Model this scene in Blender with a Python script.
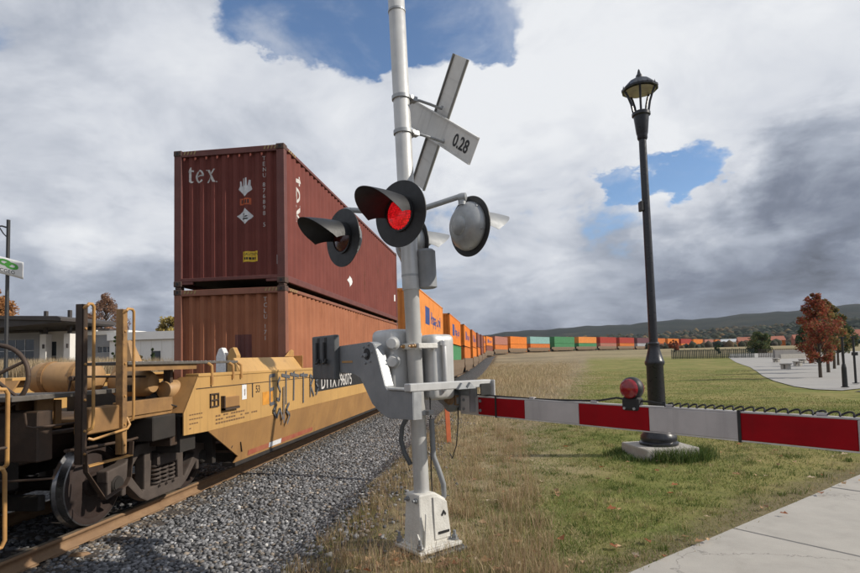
import bpy, bmesh, math, random
import numpy as np
from mathutils import Vector, Matrix
random.seed(7); RNG = np.random.default_rng(7)
for o in list(bpy.data.objects): bpy.data.objects.remove(o)
SC = bpy.context.scene
COL = SC.collection
R = math.radians
# ------------------------------------------------------------------ camera
cam_d = bpy.data.cameras.new('camera'); cam = bpy.data.objects.new('camera', cam_d); COL.objects.link(cam)
def cam_axes(yaw, pitch, roll):
    w = Vector((-math.sin(yaw)*math.cos(pitch), math.cos(yaw)*math.cos(pitch), math.sin(pitch)))
    r = Vector((math.cos(yaw), math.sin(yaw), 0)); u = r.cross(w)
    return r*math.cos(roll)-u*math.sin(roll), u*math.cos(roll)+r*math.sin(roll), w
cr, cu, cw = cam_axes(.129, .0556, .025)
cam.matrix_world = Matrix(((cr.x, cu.x, -cw.x, 0), (cr.y, cu.y, -cw.y, 0), (cr.z, cu.z, -cw.z, 1.81), (0, 0, 0, 1)))
cam_d.sensor_width = 36; cam_d.lens = 36*550/860; cam_d.shift_y = 42.5/860
cam_d.clip_start = .05; cam_d.clip_end = 12000
SC.camera = cam
# ------------------------------------------------------------------ sun, sky, exposure
SUN_EL, SUN_AZ = 33, -2.5            # elevation; azimuth measured from +X towards +Y
sd = bpy.data.lights.new('sun', 'SUN'); sun = bpy.data.objects.new('sun', sd); COL.objects.link(sun)
to_sun = Vector((math.cos(R(SUN_EL))*math.cos(R(SUN_AZ)), math.cos(R(SUN_EL))*math.sin(R(SUN_AZ)), math.sin(R(SUN_EL))))
sun.rotation_euler = (-to_sun).to_track_quat('-Z', 'Y').to_euler()
sun.location = (30, 0, 40)
sd.energy = 4.5; sd.angle = R(.53); sd.color = (1, .93, .82)
SC.view_settings.view_transform = 'Standard'; SC.view_settings.look = 'None'
SC.view_settings.gamma = 1; SC.view_settings.exposure = 0; SC.view_settings.use_curve_mapping = False

class NG:
    """small node-graph helper"""
    def __init__(s, nt): s.nt = nt; s.n = nt.nodes; s.l = nt.links; s.n.clear()
    def new(s, t, **kw):
        x = s.n.new(t)
        for k, v in kw.items(): setattr(x, k, v)
        return x
    def put(s, sock, v):
        if v is None: return
        if hasattr(v, 'is_output') or isinstance(v, bpy.types.NodeSocket): s.l.new(v, sock)
        else:
            if isinstance(v, (tuple, list)) and len(v) == 3 and len(sock.default_value) == 4: v = (*v, 1)
            sock.default_value = v
    def m(s, op, a, b=None, c=None, clamp=False):
        x = s.new('ShaderNodeMath', operation=op); x.use_clamp = clamp
        for i, v in enumerate((a, b, c)): s.put(x.inputs[i], v)
        return x.outputs[0]
    def v(s, op, a, b=None, out=0):
        x = s.new('ShaderNodeVectorMath', operation=op)
        s.put(x.inputs[0], a)
        if b is not None:
            s.put(x.inputs[3 if op == 'SCALE' else 1], b)
        return x.outputs[out]
    def mix(s, f, a, b, mode='MIX'):
        x = s.new('ShaderNodeMix', data_type='RGBA', blend_type=mode); x.clamp_factor = True
        s.put(x.inputs[0], f); s.put(x.inputs[6], a); s.put(x.inputs[7], b)
        return x.outputs[2]
    def ss(s, v, a, b, lo=0., hi=1., smooth=True):
        x = s.new('ShaderNodeMapRange'); x.interpolation_type = 'SMOOTHSTEP' if smooth else 'LINEAR'
        s.put(x.inputs[0], v); s.put(x.inputs[1], a); s.put(x.inputs[2], b); s.put(x.inputs[3], lo); s.put(x.inputs[4], hi)
        return x.outputs[0]
    def noise(s, vec, scale, detail=4, rough=.55, dist=0., color=False):
        x = s.new('ShaderNodeTexNoise'); s.put(x.inputs['Vector'], vec)
        x.inputs['Scale'].default_value = scale; x.inputs['Detail'].default_value = detail
        x.inputs['Roughness'].default_value = rough; x.inputs['Distortion'].default_value = dist
        return x.outputs['Color' if color else 'Fac']
    def mapv(s, vec, scale=(1, 1, 1), loc=(0, 0, 0)):
        x = s.new('ShaderNodeMapping'); s.put(x.inputs[0], vec); x.inputs['Scale'].default_value = scale; x.inputs['Location'].default_value = loc
        return x.outputs[0]

world = bpy.data.worlds.new('World'); SC.world = world; world.use_nodes = True
def build_sky():
    g = NG(world.node_tree)
    out = g.new('ShaderNodeOutputWorld'); bg = g.new('ShaderNodeBackground'); g.l.new(bg.outputs[0], out.inputs[0])
    sky = g.new('ShaderNodeTexSky', sky_type='NISHITA'); sky.sun_disc = False
    sky.sun_elevation = R(SUN_EL); sky.sun_rotation = R(90-SUN_AZ); sky.altitude = 50; sky.dust_density = .15; sky.ozone_density = 4.
    tc = g.new('ShaderNodeTexCoord').outputs['Generated']
    d0 = g.v('NORMALIZE', tc)
    sep = g.new('ShaderNodeSeparateXYZ'); g.l.new(d0, sep.inputs[0])
    zz = g.m('ADD', g.m('MAXIMUM', sep.outputs[2], 0.), .34)
    comb = g.new('ShaderNodeCombineXYZ')
    g.put(comb.inputs[0], g.m('DIVIDE', sep.outputs[0], zz)); g.put(comb.inputs[1], g.m('DIVIDE', sep.outputs[1], zz)); comb.inputs[2].default_value = 3.7
    p = comb.outputs[0]
    big = g.noise(p, 1.3, 10, .6, .3)
    fine = g.noise(g.v('ADD', p, (5.2, 1.3, 8.)), 3.2, 10, .6, .35)
    soft = g.noise(g.v('ADD', p, (9.1, 4.7, 2.)), 1.5, 4, .5, .2)
    # irregular cloud outlines: directions are bent by noise before the large cloud shapes are read
    wv = g.v('SCALE', g.v('SUBTRACT', g.noise(p, 2.2, 7, .6, 0., True), (.5, .5, .5)), .34)
    dw = g.v('NORMALIZE', g.v('ADD', d0, wv))
    def blob(vec, rad):
        l = math.sqrt(sum(c*c for c in vec)); vec = tuple(c/l for c in vec)
        dt = g.v('DOT_PRODUCT', dw, vec, out=1)
        return g.ss(dt, math.cos(rad), 1.)
    def total(base, items):
        acc = base
        for vec, rad, w in items: acc = g.m('MULTIPLY_ADD', blob(vec, rad), w, acc)
        return acc
    dens = total(g.m('MULTIPLY_ADD', big, 1.25, .10), SKY_HOLES)
    dens = g.m('ADD', dens, g.ss(sep.outputs[2], .2, .05, 0., .3))
    alpha = g.ss(g.m('MULTIPLY_ADD', g.m('SUBTRACT', fine, .5), .75, dens), .40, .60)
    br = g.m('MULTIPLY_ADD', g.m('SUBTRACT', fine, .5), .95, .665)
    br = g.m('MULTIPLY_ADD', g.m('SUBTRACT', soft, .5), .38, br)
    br = total(br, SKY_LIGHT)
    # clouds seen edge-on towards the horizon show their dark bases
    br = g.m('SUBTRACT', br, g.ss(sep.outputs[2], .2, .02, 0., .26))
    cr_ = g.new('ShaderNodeValToRGB'); g.put(cr_.inputs[0], br)
    e = cr_.color_ramp.elements
    e[0].position = .0; e[0].color = (.095, .11, .145, 1); e[1].position = 1.; e[1].color = (.84, .86, .89, 1)
    for pos, c in ((.25, (.20, .23, .30)), (.5, (.39, .43, .51)), (.75, (.66, .69, .75))):
        x = cr_.color_ramp.elements.new(pos); x.color = (*c, 1)
    skyc = g.v('SCALE', sky.outputs[0], .145)
    wisp = g.m('MULTIPLY', g.ss(g.noise(g.v('ADD', p, (2.2, 7.3, 1.)), 3.1, 9, .62, .5), .46, .76), .60)
    alpha = g.m('MAXIMUM', alpha, wisp)
    col = g.mix(alpha, skyc, cr_.outputs[0])
    g.put(bg.inputs[0], col); bg.inputs[1].default_value = 1.
SKY_HOLES = [((-.21, .795, .57), .16, -.52), ((-.33, .755, .565), .08, -.26), ((-.09, .82, .565), .13, -.46), ((.0, .83, .57), .10, -.30), ((-.17, .84, .51), .06, -.22),
             ((.315, .90, .305), .062, -.42), ((.26, .925, .285), .062, -.40), ((.19, .945, .27), .05, -.30), ((-.2, .6, .8), .45, -.22), ((.6, -.3, .7), .7, -.15)]
SKY_LIGHT = [((.107, .882, .46), .26, .15), ((.3, .84, .46), .28, .12), ((-.02, .91, .40), .17, .22), ((-.40, .80, .42), .25, .10), ((-.57, .77, .27), .13, .16),
             ((.20, .95, .25), .10, .10), ((.27, .94, .22), .09, .14), ((.45, .87, .155), .06, .16), ((.48, .77, .40), .2, .10),
             ((-.57, .806, .163), .10, -.20), ((-.62, .64, .43), .22, -.04), ((-.70, .69, .2), .12, -.06), ((.47, .85, .22), .15, -.34), ((.38, .92, .14), .17, -.24),
             ((.17, .982, .10), .14, -.10), ((.0, .99, .09), .12, -.06), ((.55, .82, .1), .15, -.2)]
build_sky()

# ------------------------------------------------------------------ materials
MATS = {}
def mat(name, col, col2=None, rough=.6, metal=0., scale=6., var=.5, bump=0., bscale=40., rust=0., rustc=(.09, .035, .015), streak=0., spec=.5, emit=None, coat=0.):
    """painted / cast / worn surface: colour varies by noise, optional vertical streaks and rust patches"""
    m = bpy.data.materials.new(name); m.use_nodes = True; g = NG(m.node_tree)
    out = g.new('ShaderNodeOutputMaterial'); b = g.new('ShaderNodeBsdfPrincipled'); g.l.new(b.outputs[0], out.inputs[0])
    tc = g.new('ShaderNodeTexCoord').outputs['Object']
    n = g.noise(tc, scale, 6, .6)
    c2 = col2 or tuple(c*.62 for c in col)
    c = g.mix(g.ss(n, .5-var*.5, .5+var*.5), c2, col)
    if streak:
        st = g.noise(g.mapv(tc, (14, 14, .7)), 1., 4, .6)
        c = g.mix(g.m('MULTIPLY', g.ss(st, .5, .75), streak), c, tuple(x*.45+.01 for x in col))
    if rust:
        rn = g.noise(g.mapv(tc, (1, 1, .55), (3.3, 1.1, .4)), scale*.9, 8, .68)
        c = g.mix(g.ss(rn, .66-rust*.2, .74-rust*.16), c, rustc)
    g.put(b.inputs['Base Color'], c)
    rn2 = g.noise(tc, scale*2.3, 4, .6)
    g.put(b.inputs['Roughness'], g.ss(rn2, .2, .8, max(rough-.12, .05), min(rough+.12, 1), False))
    b.inputs['Metallic'].default_value = metal
    b.inputs['Specular IOR Level'].default_value = spec
    b.inputs['Coat Weight'].default_value = coat
    if bump:
        bn = g.new('ShaderNodeBump'); bn.inputs['Strength'].default_value = bump; bn.inputs['Distance'].default_value = .02
        g.put(bn.inputs['Height'], g.noise(tc, bscale, 5, .6)); g.l.new(bn.outputs[0], b.inputs['Normal'])
    if emit:
        b.inputs['Emission Color'].default_value = (*emit[0], 1); b.inputs['Emission Strength'].default_value = emit[1]
    MATS[name] = m
    return m
def attr_mat(name, rough=.8, trans=.0, spec=.3):
    """colour read from the per-piece colour attribute (each blade, leaf or stone has its own colour)"""
    m = bpy.data.materials.new(name); m.use_nodes = True; g = NG(m.node_tree)
    out = g.new('ShaderNodeOutputMaterial'); b = g.new('ShaderNodeBsdfPrincipled')
    a = g.new('ShaderNodeAttribute'); a.attribute_name = 'Col'
    g.put(b.inputs['Base Color'], a.outputs['Color']); b.inputs['Roughness'].default_value = rough; b.inputs['Specular IOR Level'].default_value = spec
    if trans:
        t = g.new('ShaderNodeBsdfTranslucent'); g.put(t.inputs[0], a.outputs['Color'])
        mx = g.new('ShaderNodeMixShader'); mx.inputs[0].default_value = trans
        g.l.new(b.outputs[0], mx.inputs[1]); g.l.new(t.outputs[0], mx.inputs[2]); g.l.new(mx.outputs[0], out.inputs[0])
    else: g.l.new(b.outputs[0], out.inputs[0])
    MATS[name] = m
    return m
mat('silver_paint', (.56, .56, .55), (.46, .46, .45), .42, .25, 5, .5, .05, 60, streak=.35)
mat('galvanised', (.42, .43, .43), (.30, .31, .32), .45, .45, 9, .5, .08, 30, streak=.25)
mat('cast_alu', (.66, .645, .60), (.54, .525, .48), .6, 0, 7, .5, .25, 60, rust=.12, rustc=(.3, .2, .12), streak=.35)
mat('plate_grey', (.27, .28, .29), (.19, .2, .21), .55, .2, 5, .6, .06, 50, streak=.3, rust=.05)
mat('weight_grey', (.11, .118, .125), (.075, .08, .085), .55, .1, 6, .6, .12, 40, streak=.3)
mat('black_paint', (.013, .013, .014), (.02, .02, .021), .5, 0, 8, .6, .08, 60)
mat('black_gloss', (.012, .013, .018), (.02, .021, .026), .32, 0, 8, .6, .05, 60)
mat('rubber', (.015, .015, .015), None, .7)
mat('red_lit', (.75, .02, .02), None, .25, emit=((1, .012, .02), .62))
def lens_pattern():
    m = MATS['red_lit']; nt = m.node_tree; b = next(n for n in nt.nodes if n.type == 'BSDF_PRINCIPLED')
    tc = nt.nodes.new('ShaderNodeTexCoord'); vo = nt.nodes.new('ShaderNodeTexVoronoi'); vo.inputs['Scale'].default_value = 58; vo.distance = 'CHEBYCHEV'; vo.inputs['Randomness'].default_value = .35
    mr = nt.nodes.new('ShaderNodeMapRange'); mr.inputs[1].default_value = 0; mr.inputs[2].default_value = .5; mr.inputs[3].default_value = .85; mr.inputs[4].default_value = .16
    nt.links.new(tc.outputs['Object'], vo.inputs['Vector']); nt.links.new(vo.outputs['Distance'], mr.inputs[0]); nt.links.new(mr.outputs[0], b.inputs['Emission Strength'])
lens_pattern()
mat('red_dark', (.085, .012, .008), (.05, .008, .006), .15, 0, 30, .5, spec=.7)
mat('red_lamp', (.28, .008, .012), (.18, .006, .01), .15, 0, 30, .5, spec=.7)
mat('sign_back', (.68, .68, .66), (.56, .555, .535), .6, .0, 6, .6, .03, 50, streak=.45)  # white raised to stand in for sunlight on the blades
mat('sign_edge', (.22, .22, .21), None, .6, .3)
mat('dark_print_and_holes', (.018, .018, .02), None, .6)
mat('arm_white', (.47, .44, .43), (.38, .355, .35), .65, 0, 5, .6, .04, 80, streak=.3, spec=.2)
mat('arm_red', (.30, .003, .008), (.22, .003, .007), .6, 0, 5, .6, .04, 80, streak=.2, spec=.12)
mat('arm_core', (.55, .52, .5), None, .6)
mat('container_brown', (.20, .064, .052), (.14, .044, .037), .7, 0, 1.3, .8, .05, 12, rust=.17, rustc=(.12, .045, .03), streak=.35, spec=.1)
mat('container_rust', (.385, .16, .09), (.27, .105, .058), .7, 0, 1.3, .8, .05, 12, rust=.24, rustc=(.20, .075, .035), streak=.45, spec=.1)
mat('container_frame_brown', (.16, .05, .04), (.10, .03, .025), .6, 0, 3, .7, .05, 12, rust=.25, streak=.3)
mat('container_frame_rust', (.27, .105, .065), (.19, .075, .045), .6, 0, 3, .7, .05, 12, rust=.3, streak=.3)
def cm(n, c): mat(n, c, tuple(x*.68 for x in c), .65, 0, 1.2, .8, 0, 10, rust=.16, streak=.4, spec=.15)
cm('c_orange', (.78, .24, .045)); cm('c_orange2', (.66, .20, .05)); cm('c_orange3', (.80, .30, .08)); cm('c_green', (.09, .28, .13)); cm('c_dkgreen', (.03, .12, .07))
cm('c_teal', (.28, .48, .45)); cm('c_brown', (.26, .1, .075)); cm('c_red', (.42, .06, .045)); cm('c_purple', (.17, .075, .09)); cm('c_grey', (.42, .43, .45)); cm('c_navy', (.03, .05, .1)); cm('c_pink', (.45, .2, .15))
mat('frame_dark', (.07, .05, .04), None, .7)
mat('casting', (.10, .055, .04), (.05, .03, .025), .7, 0, 20, .6, .2, 40, rust=.3)
mat('stencil_white', (.66, .64, .61), (.45, .42, .40), .7, 0, 14, .45)
mat('hazard_yellow', (.40, .31, .12), (.2, .14, .06), .6, 0, 20, .5)
mat('label_yellow', (.75, .50, .03), (.66, .43, .03), .5, 0, 20, .4)
mat('label_white', (.74, .74, .74), (.6, .6, .6), .5, 0, 20, .4)
mat('label_orange', (.62, .12, .03), None, .5)
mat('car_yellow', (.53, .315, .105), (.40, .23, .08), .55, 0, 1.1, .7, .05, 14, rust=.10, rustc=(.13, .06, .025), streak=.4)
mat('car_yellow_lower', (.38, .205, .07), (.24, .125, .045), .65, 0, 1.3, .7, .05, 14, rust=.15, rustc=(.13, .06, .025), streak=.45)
mat('deck_yellow', (.34, .185, .065), (.16, .085, .035), .65, 0, 3, .7, .06, 20, rust=.3, rustc=(.06, .03, .018), streak=.5)
mat('car_brown', (.20, .14, .085), (.13, .09, .06), .8, 0, 1.3, .7, rust=.2, streak=.4)
mat('rail_yellow', (.50, .28, .09), (.33, .17, .06), .5, 0, 6, .6, .05, 30, rust=.28, rustc=(.12, .05, .02))
mat('tank_yellow', (.44, .265, .115), (.30, .17, .075), .6, 0, 2.5, .7, .04, 20, rust=.2, rustc=(.07, .035, .02), streak=.5)
mat('post_brown', (.07, .042, .026), (.036, .023, .016), .65, 0, 6, .6, .08, 30, rust=.35, rustc=(.05, .025, .014))  # browns lowered to stand in for shade under the grating
mat('ladder_yellow', (.34, .19, .07), (.09, .05, .03), .65, 0, 5, .5, .08, 30, rust=.3, rustc=(.06, .03, .016))
mat('grime', (.028, .022, .018), (.014, .012, .010), .75, 0, 4, .6, .1, 30)
mat('truck_brown', (.088, .067, .055), (.045, .034, .029), .75, 0, 5, .7, .15, 30, rust=.25, rustc=(.055, .03, .02))
mat('wheel_brown', (.045, .028, .023), (.026, .018, .016), .6, .1, 4, .7, .1, 30, rust=.2)
mat('wheel_tread', (.30, .30, .31), (.16, .155, .155), .32, .85, 8, .6)
mat('grating', (.13, .115, .10), (.07, .06, .05), .85, .0, 12, .6, .1, 60, rust=.2)
mat('rail_side', (.26, .16, .085), (.18, .105, .055), .8, 0, 6, .7, .2, 50, rust=.15, rustc=(.10, .05, .025))
mat('rail_head', (.34, .285, .22), (.24, .19, .14), .42, .5, 6, .7, .05, 60)
mat('tie_wood', (.085, .07, .06), (.05, .042, .036), .9, 0, 6, .7, .5, 30)
mat('graffiti', (.05, .07, .105), (.13, .115, .10), .8, 0, 9, .5)
mat('faint_print', (.20, .11, .05), None, .7)
mat('red_reflector', (.30, .06, .04), (.36, .14, .07), .6, 0, 6, .6)
mat('orange_patch', (.70, .30, .04), None, .55)
mat('concrete', (.40, .375, .335), (.31, .292, .262), .9, 0, 2.5, .8, .15, 90, streak=0)
def concrete_wear():
    m = MATS['concrete']; nt = m.node_tree; b = next(n for n in nt.nodes if n.type == 'BSDF_PRINCIPLED'); src = b.inputs['Base Color'].links[0].from_socket
    g = NG.__new__(NG); g.nt = nt; g.n = nt.nodes; g.l = nt.links
    pos = g.new('ShaderNodeNewGeometry').outputs['Position']
    c = g.mix(g.ss(g.noise(pos, 1.1, 8, .65, .6), .52, .72, 0., .45), src, (.20, .185, .16))
    c = g.mix(g.ss(g.noise(pos, 130, 3, .7), .56, .75, 0., .4), c, (.22, .205, .185))
    c = g.mix(g.ss(g.noise(pos, 5.5, 8, .7, 1.2), .60, .74, 0., .35), c, (.50, .475, .43))
    vo = g.new('ShaderNodeTexVoronoi'); vo.feature = 'DISTANCE_TO_EDGE'; vo.inputs['Scale'].default_value = .55
    g.put(vo.inputs['Vector'], g.v('ADD', pos, g.v('SCALE', g.noise(pos, 3., 5, .6, 0., True), .5)))
    c = g.mix(g.ss(vo.outputs['Distance'], .004, .0015, 0., .55), c, (.12, .11, .10))
    g.put(b.inputs['Base Color'], c)
concrete_wear()
mat('concrete_block', (.42, .395, .35), (.30, .28, .25), .9, 0, 6, .8, .4, 40)
mat('plaza_stone', (.33, .315, .295), (.27, .26, .245), .9, 0, .8, .8, .1, 40)
mat('asphalt', (.085, .085, .09), (.06, .06, .064), .9, 0, 3, .8, .2, 120)
mat('orange_stake', (.62, .16, .06), (.5, .12, .05), .5)
mat('lamp_glass', (.55, .52, .42), (.45, .42, .34), .3)
mat('bark', (.085, .065, .05), (.05, .04, .03), .9, 0, 12, .7, .4, 30)
mat('wall_grey', (.30, .305, .32), (.25, .255, .27), .8, 0, 1, .7)
mat('wall_light', (.72, .70, .66), (.62, .60, .57), .85, 0, 1, .7)  # wall colours raised to stand in for light on the unlit fronts
mat('wall_white', (.82, .81, .79), (.74, .73, .71), .7, 0, .8, .7, streak=.15)
mat('wall_brick', (.22, .21, .20), (.18, .17, .165), .85, 0, 1, .7)
mat('canopy_dark', (.055, .047, .044), (.045, .038, .035), .7, 0, .6, .7)
mat('window_glass', (.03, .037, .045), (.02, .026, .033), .08, 0, .4, .6, spec=.8)
mat('mullion', (.62, .63, .64), None, .5, .3)
mat('roof_red', (.35, .12, .07), (.28, .10, .06), .8, 0, 1, .7)
mat('fence_green', (.02, .035, .028), None, .7)
mat('flag_cloth', (.72, .72, .72), (.62, .63, .64), .8, 0, 3, .6)
mat('flag_green', (.10, .40, .07), (.08, .33, .06), .8)
mat('hl_blue', (.03, .07, .25), None, .6)
attr_mat('blades', .7, .25); attr_mat('leaves', .75, .3); attr_mat('stones', .85); attr_mat('canopy', .95)

def ground_material():
    m = bpy.data.materials.new('ground'); m.use_nodes = True; g = NG(m.node_tree)
    out = g.new('ShaderNodeOutputMaterial'); b = g.new('ShaderNodeBsdfPrincipled'); g.l.new(b.outputs[0], out.inputs[0])
    pos = g.new('ShaderNodeNewGeometry').outputs['Position']
    sep = g.new('ShaderNodeSeparateXYZ'); g.l.new(pos, sep.inputs[0]); X, Y = sep.outputs[0], sep.outputs[1]
    n1 = g.noise(pos, .35, 6, .6); n2 = g.noise(pos, 2.2, 7, .65); n3 = g.noise(pos, 14, 6, .7); n4 = g.noise(pos, .06, 5, .6)
    lawn = g.mix(g.ss(n2, .3, .7), (.115, .145, .035), (.20, .20, .065))
    lawn = g.mix(g.ss(n1, .35, .68), lawn, (.26, .22, .088))
    lawn = g.mix(g.ss(n3, .52, .8), lawn, (.075, .066, .03))
    dry = g.mix(g.ss(n2, .3, .7), (.25, .20, .125), (.37, .30, .195))
    dry = g.mix(g.ss(n3, .5, .8), dry, (.11, .085, .05))
    dry = g.mix(g.ss(n4, .42, .62), dry, (.21, .17, .11))
    soil = g.mix(g.ss(n3, .3, .7), (.06, .052, .044), (.14, .12, .10))
    soil = g.mix(g.ss(n2, .45, .62), soil, (.085, .095, .022))
    n5 = g.noise(pos, .8, 8, .7); lawn = g.mix(g.ss(n5, .5, .68, 0., .75), lawn, (.085, .095, .03)); dry = g.mix(g.ss(n5, .5, .7, 0., .7), dry, (.14, .115, .065))
    # lawn lies to the right of a line that drifts right with distance; rough dry growth to its left
    edge = g.m('ADD', g.m('MULTIPLY', Y, .155), g.m('MULTIPLY_ADD', g.m('SUBTRACT', n1, .5), 5., -.9))
    f_lawn = g.ss(g.m('SUBTRACT', X, edge), -1., 1.4)
    far = g.ss(Y, 95, 130)
    c = g.mix(g.m('MULTIPLY', f_lawn, g.m('SUBTRACT', 1., g.m('MULTIPLY', far, .8))), dry, lawn)
    qd = g.m('ADD', g.m('MULTIPLY', g.m('SUBTRACT', X, .849), .6934), g.m('MULTIPLY', g.m('SUBTRACT', Y, 4.306), -.7205))
    worn = g.m('MULTIPLY', g.ss(g.m('ADD', qd, g.m('MULTIPLY', g.m('SUBTRACT', n2, .5), .9)), -.55, -.1), .8)
    c = g.mix(worn, c, g.mix(g.ss(n3, .3, .7), (.085, .068, .045), (.17, .135, .09)))
    near_track = g.ss(g.m('ADD', X, g.m('MULTIPLY', g.m('SUBTRACT', n2, .5), 1.1)), -.75, -1.5)
    c = g.mix(g.m('MULTIPLY', near_track, g.ss(Y, 26, 14)), c, soil)
    g.put(b.inputs['Base Color'], c); b.inputs['Roughness'].default_value = .95; b.inputs['Specular IOR Level'].default_value = .1
    bn = g.new('ShaderNodeBump'); bn.inputs['Strength'].default_value = .5; bn.inputs['Distance'].default_value = .05
    g.put(bn.inputs['Height'], g.m('ADD', n3, n2)); g.l.new(bn.outputs[0], b.inputs['Normal'])
    MATS['ground'] = m
ground_material()
def ballast_material():
    m = bpy.data.materials.new('ballast'); m.use_nodes = True; g = NG(m.node_tree)
    out = g.new('ShaderNodeOutputMaterial'); b = g.new('ShaderNodeBsdfPrincipled'); g.l.new(b.outputs[0], out.inputs[0])
    pos = g.new('ShaderNodeNewGeometry').outputs['Position']
    vo = g.new('ShaderNodeTexVoronoi'); vo.inputs['Scale'].default_value = 19; g.l.new(pos, vo.inputs['Vector'])
    hsv = g.new('ShaderNodeSeparateXYZ'); g.l.new(vo.outputs['Color'], hsv.inputs[0])
    c = g.mix(hsv.outputs[0], (.075, .077, .082), (.20, .20, .205))
    c = g.mix(g.ss(vo.outputs['Distance'], .25, .6), c, (.028, .027, .027))
    n = g.noise(pos, .9, 5, .6)
    c = g.mix(g.ss(n, .55, .75, 0, .5), c, (.10, .085, .06))
    g.put(b.inputs['Base Color'], c); b.inputs['Roughness'].default_value = .9
    bn = g.new('ShaderNodeBump'); bn.inputs['Strength'].default_value = 1.; bn.inputs['Distance'].default_value = .05; bn.invert = True
    g.put(bn.inputs['Height'], vo.outputs['Distance']); g.l.new(bn.outputs[0], b.inputs['Normal'])
    MATS['ballast'] = m
ballast_material()
def hill_material():
    m = bpy.data.materials.new('hill'); m.use_nodes = True; g = NG(m.node_tree)
    out = g.new('ShaderNodeOutputMaterial'); b = g.new('ShaderNodeBsdfPrincipled'); g.l.new(b.outputs[0], out.inputs[0])
    pos = g.new('ShaderNodeNewGeometry').outputs['Position']
    n = g.noise(pos, .012, 8, .65); n2 = g.noise(pos, .0035, 4, .5)
    c = g.mix(g.ss(n, .35, .7), (.012, .019, .018), (.030, .032, .026))  # colours lowered to stand in for cloud shadow on the hills
    c = g.mix(g.ss(n2, .58, .7), c, (.05, .05, .036))
    g.put(b.inputs['Base Color'], c); b.inputs['Roughness'].default_value = 1; b.inputs['Specular IOR Level'].default_value = 0
    bn = g.new('ShaderNodeBump'); bn.inputs['Strength'].default_value = .8; bn.inputs['Distance'].default_value = 12
    g.put(bn.inputs['Height'], n); g.l.new(bn.outputs[0], b.inputs['Normal'])
    MATS['hill'] = m
hill_material()

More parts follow.
